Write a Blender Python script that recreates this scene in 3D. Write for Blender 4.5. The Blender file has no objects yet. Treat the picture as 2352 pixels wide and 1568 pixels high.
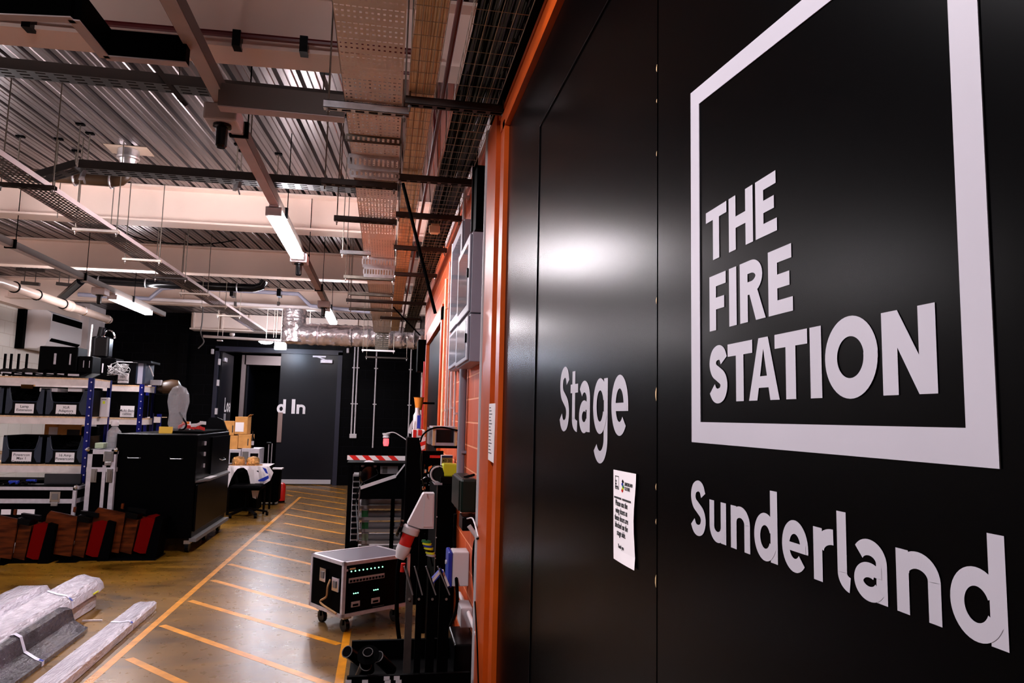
import bpy, bmesh, math, random
from mathutils import Vector, Matrix
random.seed(7)
sc = bpy.context.scene
COL = sc.collection
# ------------------------------------------------------------------ camera
F_PX = 1660.0; CAM_H = 1.65
def _n(v): return Vector(v).normalized()
_Y = _n(((880-1176)/F_PX, -(953-784)/F_PX, -1))
_U = _n(((1560-1176)/F_PX, (784+15500)/F_PX, -1)); _U = (_U - _Y*_Y.dot(_U)).normalized()
_X = _Y.cross(_U)
RW = Matrix((_X, _Y, _U))          # world = RW @ camera-space
CAMP = Vector((0, 0, CAM_H))
cd = bpy.data.cameras.new('camera'); cam = bpy.data.objects.new('camera', cd); COL.objects.link(cam)
cam.matrix_world = Matrix.Translation(CAMP) @ RW.to_4x4()
cd.sensor_width = 36; cd.lens = 36*F_PX/2352; cd.clip_start = 0.02; cd.clip_end = 100
sc.camera = cam
# ------------------------------------------------------------------ world / exposure
w = bpy.data.worlds.new('world'); sc.world = w; w.use_nodes = True
w.node_tree.nodes['Background'].inputs[0].default_value = (0.05, 0.045, 0.05, 1)
w.node_tree.nodes['Background'].inputs[1].default_value = 0.02
vs = sc.view_settings
vs.view_transform = 'Standard'; vs.look = 'None'; vs.exposure = 0.75; vs.gamma = 1; vs.use_curve_mapping = False
LAMP = 80.0          # strength of the batten diffusers
def ray(px, py): return RW @ Vector(((px-1176)/F_PX, -(py-784)/F_PX, -1.0))
def onX(px, py, X): d = ray(px, py); return CAMP + d*(X/d.x)
def onY(px, py, Y): d = ray(px, py); return CAMP + d*(Y/d.y)
def onZ(px, py, Z=0): d = ray(px, py); return CAMP + d*((Z-CAM_H)/d.z)
# ------------------------------------------------------------------ materials
def mat(name, col, rough=.5, metal=0., noise=0., nscale=6., bump=0., bscale=40., col2=None, emis=None, estr=0., alpha=1., spec=.5, stretch=None, coat=0., trans=0.):
    m = bpy.data.materials.new(name); m.use_nodes = True
    nt = m.node_tree; b = nt.nodes['Principled BSDF']
    b.inputs['Base Color'].default_value = (*col, 1); b.inputs['Roughness'].default_value = rough
    b.inputs['Metallic'].default_value = metal; b.inputs['Specular IOR Level'].default_value = spec
    b.inputs['Coat Weight'].default_value = coat; b.inputs['Transmission Weight'].default_value = trans
    b.inputs['Alpha'].default_value = alpha
    if emis: b.inputs['Emission Color'].default_value = (*emis, 1); b.inputs['Emission Strength'].default_value = estr
    tc = nt.nodes.new('ShaderNodeTexCoord'); src = tc.outputs['Object']
    if stretch:
        mp = nt.nodes.new('ShaderNodeMapping'); mp.inputs['Scale'].default_value = stretch
        nt.links.new(src, mp.inputs[0]); src = mp.outputs[0]
    if noise or col2:
        n = nt.nodes.new('ShaderNodeTexNoise'); n.inputs['Scale'].default_value = nscale; n.inputs['Detail'].default_value = 5
        nt.links.new(src, n.inputs['Vector'])
        r = nt.nodes.new('ShaderNodeValToRGB'); nt.links.new(n.outputs[0], r.inputs[0])
        c2 = col2 or tuple(max(0, c*(1-noise)) for c in col)
        r.color_ramp.elements[0].position = .35; r.color_ramp.elements[1].position = .65
        r.color_ramp.elements[0].color = (*c2, 1); r.color_ramp.elements[1].color = (*col, 1)
        nt.links.new(r.outputs[0], b.inputs['Base Color'])
    if bump:
        n2 = nt.nodes.new('ShaderNodeTexNoise'); n2.inputs['Scale'].default_value = bscale; n2.inputs['Detail'].default_value = 4
        nt.links.new(src, n2.inputs['Vector'])
        bp = nt.nodes.new('ShaderNodeBump'); bp.inputs['Strength'].default_value = bump; bp.inputs['Distance'].default_value = .02
        nt.links.new(n2.outputs[0], bp.inputs['Height']); nt.links.new(bp.outputs[0], b.inputs['Normal'])
    return m
def brickmat(name, c1, c2, mortar, bw, bh, rough, ax='YZ', off=(0,0,0), msize=.006, bump=.6, noise=.15):
    m = bpy.data.materials.new(name); m.use_nodes = True
    nt = m.node_tree; b = nt.nodes['Principled BSDF']; b.inputs['Roughness'].default_value = rough; b.inputs['Specular IOR Level'].default_value = .05 if c1[0] < .01 else .4
    g = nt.nodes.new('ShaderNodeNewGeometry'); s = nt.nodes.new('ShaderNodeSeparateXYZ'); nt.links.new(g.outputs['Position'], s.inputs[0])
    c = nt.nodes.new('ShaderNodeCombineXYZ'); nt.links.new(s.outputs[ax[0]], c.inputs[0]); nt.links.new(s.outputs[ax[1]], c.inputs[1])
    br = nt.nodes.new('ShaderNodeTexBrick'); br.inputs['Scale'].default_value = 1
    br.inputs['Brick Width'].default_value = bw; br.inputs['Row Height'].default_value = bh; br.inputs['Mortar Size'].default_value = msize
    br.inputs['Mortar Smooth'].default_value = .3
    br.inputs['Color1'].default_value = (*c1, 1); br.inputs['Color2'].default_value = (*c2, 1); br.inputs['Mortar'].default_value = (*mortar, 1)
    nt.links.new(c.outputs[0], br.inputs['Vector'])
    n = nt.nodes.new('ShaderNodeTexNoise'); n.inputs['Scale'].default_value = 25; nt.links.new(g.outputs['Position'], n.inputs['Vector'])
    mx = nt.nodes.new('ShaderNodeMix'); mx.data_type = 'RGBA'; mx.blend_type = 'MULTIPLY'; mx.inputs[0].default_value = noise
    nt.links.new(br.outputs['Color'], mx.inputs[6]); nt.links.new(n.outputs['Color'], mx.inputs[7]); nt.links.new(mx.outputs[2], b.inputs['Base Color'])
    bp = nt.nodes.new('ShaderNodeBump'); bp.inputs['Strength'].default_value = bump; bp.inputs['Distance'].default_value = .006; bp.invert = True
    nt.links.new(br.outputs['Fac'], bp.inputs['Height']); nt.links.new(bp.outputs[0], b.inputs['Normal'])
    return m
M = {}
M['black'] = mat('black_paint', (.0006, .0006, .0009), .32, spec=.045)
M['blackm'] = mat('black_matt', (.0005, .0005, .0007), .6, spec=.02)
M['blackp'] = mat('black_plastic', (.0010, .0010, .0015), .3, spec=.10)
M['blackg'] = mat('black_gloss', (.0012, .0012, .0016), .16, spec=.3)
M['door'] = mat('black_door_laminate', (.0003, .0003, .0005), .27, spec=.04)
M['vinyl'] = mat('white_vinyl', (.40, .375, .42), .5, noise=.05, nscale=8)
M['orange'] = mat('orange_paint', (.62, .085, .006), .34, noise=.25, nscale=5)
M['orange_shaded'] = mat('orange_paint_shaded', (.30, .028, .003), .3, noise=.3, nscale=6)  # darker copy of the orange: shade of the frame's recesses put into the colour
M['brick'] = brickmat('orange_blockwork', (.66, .085, .008), (.56, .07, .006), (.95, .33, .15), .45, .135, .55, 'YZ', msize=.005)
M['brickblk'] = brickmat('black_blockwork', (.0011, .0011, .0018), (.0009, .0009, .0014), (.0035, .0035, .005), .45, .225, .32, 'XZ', msize=.010, bump=1.)
M['brickblky'] = brickmat('black_blockwork_side', (.001, .001, .0014), (.001, .001, .0012), (.002, .002, .003), .45, .225, .35, 'YZ', msize=.008, bump=1.)
M['brickw'] = brickmat('white_blockwork', (.85, .80, .74), (.82, .77, .70), (.68, .60, .52), .45, .225, .5, 'YZ', msize=.006, noise=.05)
M['beam'] = mat('cream_painted_steel', (.84, .66, .57), .5, noise=.08, nscale=1.5)
M['beamw'] = mat('white_painted_steel', (.80, .72, .73), .5, noise=.1, nscale=3)
M['deck'] = mat('galvanised_deck', (.23, .19, .19), .32, .8, nscale=1.6, stretch=(4, .3, 1), col2=(.09, .072, .07))
M['galv'] = mat('galvanised_steel', (.98, .86, .76), .40, .12, noise=.15, nscale=5)
M['galvd'] = mat('dull_galvanised_steel', (.20, .17, .14), .45, .8, noise=.4, nscale=18)
M['traydk'] = mat('dark_tray_steel', (.075, .06, .055), .5, .6, noise=.3, nscale=10)
M['zinc'] = mat('bright_zinc', (.66, .64, .66), .28, .9, noise=.25, nscale=20)
M['alu'] = mat('aluminium_edging', (.60, .56, .62), .35, .35, noise=.15, nscale=25)
M['chrome'] = mat('chrome', (.75, .75, .78), .12, 1.)
M['rag'] = mat('grey_rag', (.42, .40, .40), .9, noise=.5, nscale=30)
M['wht'] = mat('white_plastic', (.66, .60, .62), .45)
M['whtd'] = mat('pale_grey_plastic', (.48, .45, .48), .5)
M['grey'] = mat('grey_enclosure', (.28, .27, .34), .4, noise=.1)
M['trunk'] = mat('painted_trunking', (.55, .45, .45), .4, noise=.15)
M['blue'] = mat('blue_steel', (.003, .006, .12), .35, spec=.3)
M['bluep'] = mat('blue_plastic', (.01, .03, .33), .35)
M['navy'] = mat('navy_crate_plastic', (.012, .020, .042), .4, noise=.2)
M['shelf'] = mat('chipboard_shelf_face', (.72, .62, .60), .6, noise=.15, nscale=12)
M['ply'] = mat('bare_chipboard', (.75, .48, .28), .7, noise=.3, nscale=40)
M['card'] = mat('cardboard', (.62, .28, .07), .8, noise=.2, nscale=10)
M['paper'] = mat('paper', (.80, .74, .76), .7)
M['ink'] = mat('black_ink', (.01, .01, .012), .7)
M['red'] = mat('red_paint', (.60, .012, .008), .35)
M['redc'] = mat('red_seat_fabric', (.10, .0005, .0005), .9, spec=.03)
M['wood'] = mat('varnished_wood', (.095, .018, .0035), .3, col2=(.022, .0035, .001), nscale=3.5, stretch=(1.2, 1.2, 7), spec=.2)
M['yellow'] = mat('yellow_plastic', (.75, .80, .02), .4)
M['green'] = mat('green_plastic', (.02, .20, .05), .45)
M['dgreen'] = mat('dark_green_plastic', (.001, .008, .005), .35, spec=.3)
M['tan'] = mat('tan_cable_sheath', (1.0, .78, .50), .5, noise=.15, nscale=8)
M['cteal'] = mat('teal_cable_sheath', (.010, .035, .042), .45)
M['cblue'] = mat('blue_cable_sheath', (.010, .018, .07), .45)
M['cgrey'] = mat('grey_cable_sheath', (.12, .11, .11), .5)
M['wire'] = mat('basket_wire', (.50, .42, .34), .35, .6)
M['maroon'] = mat('red_oxide_conduit', (.10, .006, .008), .4)
M['brownp'] = mat('brown_pipe', (.045, .022, .010), .35, noise=.3, spec=.3)
M['foil'] = mat('foil_duct', (.90, .82, .86), .24, .75, bump=.6, bscale=14)
M['wrap'] = mat('stretch_wrap_film', (.80, .75, .84), .2, .1, noise=.25, nscale=9, bump=1., bscale=22, stretch=(3, .6, 1), coat=.7)
M['wrapd'] = mat('dark_goods_under_film', (.10, .085, .105), .22, .15, noise=.6, nscale=6, bump=.9, bscale=26, stretch=(3, .6, 1), coat=.6)
M['bag'] = mat('clear_bag', (.7, .68, .72), .15, alpha=.28, bump=.8, bscale=30)
M['gold'] = mat('gold_sequins', (1.0, .50, .18), .18, .95, noise=.75, nscale=45, bump=1., bscale=70)
M['cloth'] = mat('white_cloth', (.75, .68, .70), .9, noise=.1)
M['cup'] = mat('orange_plastic', (.75, .22, .02), .5)
M['led'] = mat('batten_diffuser', (1, 1, 1), .4, emis=(1.0, .93, .98), estr=LAMP)
M['exit'] = mat('lit_sign', (1, 1, 1), .4, emis=(.62, .76, 1.0), estr=60)
M['gled'] = mat('green_led', (.1, .8, .4), .4, emis=(.15, 1, .45), estr=5)
M['rled'] = mat('red_led', (.8, .1, .1), .4, emis=(1, .08, .1), estr=1.2)
M['line'] = mat('yellow_floor_paint', (.72, .27, .006), .35, noise=.35, nscale=9)
M['screen'] = mat('smoked_panel', (.02, .02, .025), .12)
M['brass'] = mat('torn_wood', (.75, .5, .25), .6)
def floormat():
    m = bpy.data.materials.new('sealed_concrete'); m.use_nodes = True; nt = m.node_tree; b = nt.nodes['Principled BSDF']
    tc = nt.nodes.new('ShaderNodeTexCoord')
    n = nt.nodes.new('ShaderNodeTexNoise'); n.inputs['Scale'].default_value = 1.5; n.inputs['Detail'].default_value = 6; n.inputs['Roughness'].default_value = .6; n.inputs['Distortion'].default_value = 1.2
    mp = nt.nodes.new('ShaderNodeMapping'); mp.inputs['Scale'].default_value = (.55, 1.3, 1); nt.links.new(tc.outputs['Object'], mp.inputs[0]); nt.links.new(mp.outputs[0], n.inputs['Vector'])
    r = nt.nodes.new('ShaderNodeValToRGB'); nt.links.new(n.outputs[0], r.inputs[0])
    e = r.color_ramp.elements; e[0].position = .34; e[0].color = (.050, .021, .0004, 1); e[1].position = .66; e[1].color = (.27, .130, .012, 1)
    n3 = nt.nodes.new('ShaderNodeTexNoise'); n3.inputs['Scale'].default_value = 14; n3.inputs['Detail'].default_value = 6
    nt.links.new(tc.outputs['Object'], n3.inputs['Vector'])
    mx = nt.nodes.new('ShaderNodeMix'); mx.data_type = 'RGBA'; mx.blend_type = 'OVERLAY'; mx.inputs[0].default_value = .22
    nt.links.new(r.outputs[0], mx.inputs[6]); nt.links.new(n3.outputs[0], mx.inputs[7])
    # aisle: a greyer, mauve tone blended in where the walkway runs
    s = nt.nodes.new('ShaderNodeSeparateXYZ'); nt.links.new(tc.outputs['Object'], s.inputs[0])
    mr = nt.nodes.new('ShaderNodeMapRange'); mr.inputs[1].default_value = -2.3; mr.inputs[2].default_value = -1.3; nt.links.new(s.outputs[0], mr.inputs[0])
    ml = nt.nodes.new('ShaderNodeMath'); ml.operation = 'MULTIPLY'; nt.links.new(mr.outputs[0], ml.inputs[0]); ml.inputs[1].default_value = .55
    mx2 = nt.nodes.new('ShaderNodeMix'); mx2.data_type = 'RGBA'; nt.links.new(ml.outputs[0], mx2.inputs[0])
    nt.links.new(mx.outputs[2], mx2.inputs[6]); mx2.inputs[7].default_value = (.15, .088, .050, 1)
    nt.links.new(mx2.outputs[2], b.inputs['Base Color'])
    r2 = nt.nodes.new('ShaderNodeMapRange'); r2.inputs[3].default_value = .22; r2.inputs[4].default_value = .36; nt.links.new(n3.outputs[0], r2.inputs[0]); nt.links.new(r2.outputs[0], b.inputs['Roughness'])
    bp = nt.nodes.new('ShaderNodeBump'); b.inputs['Specular IOR Level'].default_value = .38; bp.inputs['Strength'].default_value = .02; bp.inputs['Distance'].default_value = .01
    nt.links.new(n3.outputs[0], bp.inputs['Height']); nt.links.new(bp.outputs[0], b.inputs['Normal'])
    return m
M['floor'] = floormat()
# ------------------------------------------------------------------ mesh helpers
WL = {}
class MB:
    def __init__(s): s.v = []; s.f = []; s.m = []; s.mats = []; s.cur = 0
    def mt(s, m):
        m = M[m] if isinstance(m, str) else m
        if m not in s.mats: s.mats.append(m)
        s.cur = s.mats.index(m); return s
    def face(s, *pts):
        i = len(s.v); s.v += [Vector(p) for p in pts]; s.f.append(list(range(i, i+len(pts)))); s.m.append(s.cur); return s
    def mesh(s, vs, fs):
        i = len(s.v); s.v += [Vector(p) for p in vs]
        for f in fs: s.f.append([i+k for k in f]); s.m.append(s.cur)
        return s
    def box(s, a, b):
        x0, y0, z0 = [min(p, q) for p, q in zip(a, b)]; x1, y1, z1 = [max(p, q) for p, q in zip(a, b)]
        return s.mesh([(x0,y0,z0),(x1,y0,z0),(x1,y1,z0),(x0,y1,z0),(x0,y0,z1),(x1,y0,z1),(x1,y1,z1),(x0,y1,z1)],
                      [(3,2,1,0),(4,5,6,7),(0,1,5,4),(1,2,6,5),(2,3,7,6),(3,0,4,7)])
    def bbox(s, a, b, r=.01):      # box with all edges chamfered
        a, b = Vector([min(p, q) for p, q in zip(a, b)]), Vector([max(p, q) for p, q in zip(a, b)])
        r = min(r, *[(b[i]-a[i])*.45 for i in range(3)])
        bm = bmesh.new(); bmesh.ops.create_cube(bm, size=1)
        for v in bm.verts: v.co = Vector([(a[i]+b[i])/2 + v.co[i]*(b[i]-a[i]) for i in range(3)])
        bmesh.ops.bevel(bm, geom=bm.edges[:], offset=r, segments=2, profile=.5, affect='EDGES')
        bm.verts.index_update(); s.mesh([v.co.copy() for v in bm.verts], [[v.index for v in f.verts] for f in bm.faces]); bm.free(); return s
    def obox(s, c, dx, dy, dz, ux=(1,0,0), uy=(0,1,0), uz=(0,0,1)):   # oriented box, half sizes
        c, ux, uy, uz = Vector(c), Vector(ux).normalized(), Vector(uy).normalized(), Vector(uz).normalized()
        vs = [c+ux*dx*i+uy*dy*j+uz*dz*k for k in (-1,1) for i, j in ((-1,-1),(1,-1),(1,1),(-1,1))]
        return s.mesh(vs, [(3,2,1,0),(4,5,6,7),(0,1,5,4),(1,2,6,5),(2,3,7,6),(3,0,4,7)])
    def bar(s, p, q, w, h=None, up=(0,0,1)):
        p, q = Vector(p), Vector(q); h = h or w; d = (q-p); L = d.length; d.normalize()
        up = Vector(up); sx = d.cross(up)
        if sx.length < 1e-4: sx = d.cross(Vector((1,0,0)))
        sx.normalize(); u = sx.cross(d)
        return s.obox((p+q)/2, w/2, L/2, h/2, sx, d, u)
    def tube(s, pts, r, seg=10, caps=True, closed=False):
        pts = [Vector(p) for p in pts]; n = len(pts); rr = r if isinstance(r, (list, tuple)) else [r]*n
        i0 = len(s.v); up = None
        for k, p in enumerate(pts):
            if closed: d = pts[(k+1) % n]-pts[k-1]
            else: d = (pts[min(k+1, n-1)]-pts[max(k-1, 0)])
            if d.length < 1e-9: d = Vector((0,0,1))
            d.normalize()
            if up is None:
                up = Vector((0,0,1)) if abs(d.z) < .9 else Vector((1,0,0))
            sx = d.cross(up); sx.normalize(); u = sx.cross(d); up = u
            for j in range(seg):
                a = 2*math.pi*j/seg; s.v.append(p+sx*math.cos(a)*rr[k]+u*math.sin(a)*rr[k])
        rng = n if closed else n-1
        for k in range(rng):
            k2 = (k+1) % n
            for j in range(seg):
                j2 = (j+1) % seg; s.f.append([i0+k*seg+j, i0+k*seg+j2, i0+k2*seg+j2, i0+k2*seg+j]); s.m.append(s.cur)
        if caps and not closed:
            s.f.append([i0+j for j in range(seg)]); s.m.append(s.cur)
            s.f.append([i0+(n-1)*seg+j for j in reversed(range(seg))]); s.m.append(s.cur)
        return s
    def cyl(s, p, q, r, seg=16): return s.tube([p, q], r, seg)
    def prism(s, poly, ext):       # poly: 3D planar polygon, ext: extrusion vector
        ext = Vector(ext); n = len(poly); a = [Vector(p) for p in poly]; b = [p+ext for p in a]
        return s.mesh(a+b, [list(range(n))[::-1], list(range(n, 2*n))]+[[i, (i+1) % n, n+(i+1) % n, n+i] for i in range(n)])
    def lathe(s, c, prof, seg=20, axis=(0,0,1)):    # prof: (radius, height)
        c = Vector(c); ax = Vector(axis).normalized(); u = ax.cross(Vector((1,0,0))) if abs(ax.x) < .9 else ax.cross(Vector((0,1,0)))
        u.normalize(); v = ax.cross(u)
        vs = [c+ax*h+(u*math.cos(2*math.pi*j/seg)+v*math.sin(2*math.pi*j/seg))*r for r, h in prof for j in range(seg)]
        fs = [[k*seg+j, k*seg+(j+1) % seg, (k+1)*seg+(j+1) % seg, (k+1)*seg+j] for k in range(len(prof)-1) for j in range(seg)]
        fs += [list(range(seg))[::-1], [(len(prof)-1)*seg+j for j in range(seg)]]
        return s.mesh(vs, fs)
    def build(s, name, m=None, parent=None, smooth=False, origin=None):
        me = bpy.data.meshes.new(name)
        if parent is not None: o0 = WL[parent.name]
        elif origin is not None: o0 = Vector(origin)
        else:
            xs = [[v[i] for v in s.v] for i in range(3)]
            o0 = Vector(((min(xs[0])+max(xs[0]))/2, (min(xs[1])+max(xs[1]))/2, min(xs[2])))
        me.from_pydata([v-o0 for v in s.v], [], s.f)
        if m is not None: me.materials.append(M[m] if isinstance(m, str) else m)
        else:
            for mm in s.mats: me.materials.append(mm)
            me.polygons.foreach_set('material_index', s.m)
        if smooth:
            bm = bmesh.new(); bm.from_mesh(me); bmesh.ops.recalc_face_normals(bm, faces=bm.faces[:])
            for f in bm.faces: f.smooth = True
            for e in bm.edges:
                if len(e.link_faces) == 2 and e.calc_face_angle(0) > .6: e.smooth = False
            bm.to_mesh(me); bm.free()
        me.update()
        o = bpy.data.objects.new(name, me); COL.objects.link(o)
        if parent is not None: o.parent = parent; WL[o.name] = o0.copy()
        else: o.location = o0; WL[o.name] = o0.copy()
        return o
def tag(o, label, cat, group=None, kind=None):
    o['label'] = label
    if cat: o['category'] = cat
    if group: o['group'] = group
    if kind: o['kind'] = kind
    return o
def thing(name, label, cat, loc=(0,0,0), group=None):
    o = bpy.data.objects.new(name, None); COL.objects.link(o); o.location = loc; o.empty_display_size = .05
    WL[o.name] = Vector(loc); return tag(o, label, cat, group)
def struct(o, label=None):
    o['kind'] = 'structure'
    if label: o['label'] = label
    return o
def catmull(P, n=6, closed=False):
    P = [Vector(p) for p in P]; out = []; N = len(P)
    for i in range(N if closed else N-1):
        p0 = P[(i-1) % N] if (closed or i > 0) else P[0]*2-P[1]
        p1 = P[i]; p2 = P[(i+1) % N]; p3 = P[(i+2) % N] if (closed or i+2 < N) else p2*2-p1
        for k in range(n):
            t = k/n; out.append(.5*((2*p1)+(p2-p0)*t+(2*p0-5*p1+4*p2-p3)*t*t+(3*p1-p0-3*p2+p3)*t**3))
    if not closed: out.append(P[-1])
    return out
def cabl(mb, pts, r, seg=6, n=6): return mb.tube(catmull(pts, n), r, seg)
def dup(root, loc, label=None, group=None, rotz=None):
    r = root.copy(); COL.objects.link(r); r.location = loc
    if rotz is not None: r.rotation_euler = (0, 0, rotz)
    if label: r['label'] = label
    if group: r['group'] = group
    for ch in list(root.children):
        c = ch.copy(); COL.objects.link(c); c.parent = r
        for g in list(ch.children):
            d = g.copy(); COL.objects.link(d); d.parent = c
    return r
# ------------------------------------------------------------------ lettering (outline strokes in a w x h cell)
def ribbon(pts, w):
    pts = [Vector((p[0], p[1])) for p in pts]; L = []; R = []
    for i, p in enumerate(pts):
        d = (pts[min(i+1, len(pts)-1)]-pts[max(i-1, 0)]).normalized(); n = Vector((-d.y, d.x))*(w/2)
        L.append(p+n); R.append(p-n)
    return [[L[i], L[i+1], R[i+1], R[i]] for i in range(len(pts)-1)]
def arc(cx, cy, rx, ry, a0, a1, n=18):
    return [(cx+rx*math.cos(math.radians(a0+(a1-a0)*i/n)), cy+ry*math.sin(math.radians(a0+(a1-a0)*i/n))) for i in range(n+1)]
def rc(x0, y0, x1, y1): return [[(x0,y0),(x1,y0),(x1,y1),(x0,y1)]]
def sp(pts, n=6): return [(p.x, p.y) for p in catmull([(a, b, 0) for a, b in pts], n)]
def glyph(c, w, h, s, sv=None):
    sv = sv or s*.92; r = []; xh = h
    bx = lambda x: s/2+x*(w-s); by = lambda y: sv/2+y*(h-sv)
    if c == 'T': r = rc(0, h-sv, w, h)+rc((w-s)/2, 0, (w+s)/2, h-sv)
    elif c == 'H': r = rc(0, 0, s, h)+rc(w-s, 0, w, h)+rc(s, (h-sv)/2, w-s, (h+sv)/2)
    elif c == 'E': r = rc(0, 0, s, h)+rc(s, 0, w, sv)+rc(s, h-sv, w*.97, h)+rc(s, (h-sv)/2, w*.88, (h+sv)/2)
    elif c == 'F': r = rc(0, 0, s, h)+rc(s, h-sv, w, h)+rc(s, (h-sv)*.47, w*.9, (h-sv)*.47+sv)
    elif c in 'Il': 
        if c == 'I': r = rc(0, 0, w, h)
        else: r = ribbon([(s/2, h), (s/2, h*.22)]+arc(s/2+(w-s/2)*1.0, h*.22, w-s/2, h*.22-sv/2, 180, 262, 10), s*.95)
    elif c == 'N': r = rc(0, 0, s, h)+rc(w-s, 0, w, h)+[[(0, h), (s*1.05, h), (w, 0), (w-s*1.05, 0)]]
    elif c == 'A': r = [[(0, 0), (s*1.02, 0), (w/2+s*.0, h*.82), (w/2+s*.55, h), (w/2-s*.55, h)], [(w, 0), (w-s*1.02, 0), (w/2, h*.82), (w/2-s*.55, h), (w/2+s*.55, h)]]+rc(w*.27, h*.2, w*.73, h*.2+sv*.85)
    elif c == 'R':
        hb = h*.56; r = rc(0, 0, s, h)+ribbon([(s*.9, h-sv/2), (w*.45, h-sv/2)]+arc(w*.45, h-hb/2, w*.92-s/2-w*.45, hb/2-sv/2, 90, -90, 16)+[(s*.9, h-hb+sv/2)], sv)+[[(w*.36, h*.5), (w*.36+s*1.05, h*.5), (w, 0), (w-s*1.15, 0)]]
    elif c in 'Oo': r = ribbon(arc(w/2, h/2, (w-s)/2, (h-sv)/2, -6, 366, 46), s)
    elif c == 'S': r = ribbon(sp([(bx(.96), by(.80)), (bx(.80), by(.95)), (bx(.5), by(1.)), (bx(.16), by(.93)), (bx(.03), by(.76)), (bx(.16), by(.6)), (bx(.5), by(.5)), (bx(.86), by(.39)), (bx(.98), by(.23)), (bx(.83), by(.06)), (bx(.5), by(.0)), (bx(.2), by(.04)), (bx(.0), by(.17))], 5), s)
    elif c == 'u': r = rc(w-s, 0, w, h)+ribbon([(s/2, h), (s/2, h*.38)]+arc(w/2, h*.38, (w-s)/2, h*.38-sv/2, 180, 330, 14)+[(w-s*.6, h*.32)], s*.92)
    elif c == 'n': r = rc(0, 0, s, h)+ribbon([(w-s/2, 0), (w-s/2, h*.62)]+arc(w/2, h*.62, (w-s)/2, h*.38-sv/2, 0, 150, 14)+[(s*.6, h*.68)], s*.92)
    elif c == 'r': r = rc(0, 0, s, h)+ribbon(arc(w*1.0, h*.6, w-s*.7, h*.4-sv/2, 88, 175, 10), s)
    elif c == 'e': r = ribbon([(w-s/2, h*.40), (w-s/2, h*.45)]+arc(w/2, h/2, (w-s)/2, (h-sv)/2, 0, 318, 34), s*.95)+rc(s*.7, h*.40, w-s*.3, h*.40+sv*.72)
    elif c == 'a': r = ribbon(list(reversed(arc(w*.48, h*.64, w*.52-s/2, h*.36-sv/2, 0, 148, 16)))+[(w-s/2, h*.5), (w-s/2, 0)], s*.95)+ribbon(arc(w*.48, h*.30, w*.48-s/2, h*.30-sv*.42, 60, 335, 28), s*.88)+rc(w*.50, h*.60-sv*.84, w-s*.5, h*.60)
    elif c == 'd': r = rc(w-s, 0, w, h*1.52)+ribbon(arc(w*.49, h/2, w*.49-s/2, (h-sv)/2, 25, 335, 34), s*.92)
    elif c == 'g': r = ribbon([(w-s/2, h), (w-s/2, -h*.1)]+arc(w/2, -h*.1, (w-s)/2, h*.34, 0, -150, 16), s*.92)+ribbon(arc(w*.49, h/2, w*.49-s/2, (h-sv)/2, 20, 340, 34), s*.92)
    elif c == 't': r = ribbon([(w*.42, h*1.28), (w*.42, h*.25)]+arc(w*.42+(w*.58), h*.25, w*.58, h*.25-sv/2, 180, 262, 8), s*.95)+rc(0, h-sv*.95, w, h)
    elif c == 'L': r = rc(0, 0, s, h)+rc(s, 0, w, sv)
    return [[(p[0], p[1]) for p in poly] for poly in r]
def letter(mb, c, o, ux, w, h, s, sv=None, nrm=(-1,0,0), th=.0003):
    o, ux, nrm = Vector(o), Vector(ux), Vector(nrm)
    for k, poly in enumerate(glyph(c, w, h, s, sv)):      # overlapping strokes differ by a hair so no two faces coincide
        mb.face(*[o+nrm*(th+k*.00001)+ux*p[0]+Vector((0,0,1))*p[1] for p in poly])
def textobj(body, size, loc, rot, m, name, parent, ext=.0004, align='CENTER', sx=1.):
    cu = bpy.data.curves.new('t', 'FONT'); cu.body = body; cu.size = size; cu.extrude = ext; cu.align_x = align; cu.space_line = .95; cu.offset = size*.008
    ob = bpy.data.objects.new('t', cu); COL.objects.link(ob)
    dg = bpy.context.evaluated_depsgraph_get(); me = bpy.data.meshes.new_from_object(ob.evaluated_get(dg))
    bpy.data.objects.remove(ob); bpy.data.curves.remove(cu)
    me.transform(Matrix.Diagonal((sx, 1, 1, 1))); me.transform(rot.to_4x4()); p0 = WL[parent.name]; me.transform(Matrix.Translation(Vector(loc)-p0))
    me.materials.clear(); me.materials.append(M[m]); me.name = name
    o = bpy.data.objects.new(name, me); COL.objects.link(o); o.parent = parent; WL[o.name] = p0.copy(); return o
ROT_CAM = Matrix(((1,0,0),(0,0,-1),(0,1,0)))                      # text facing -Y (towards the viewer)
ROT_WALL = Matrix(((0,0,-1),(-1,0,0),(0,1,0)))                    # text facing -X, reading towards -Y
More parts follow.
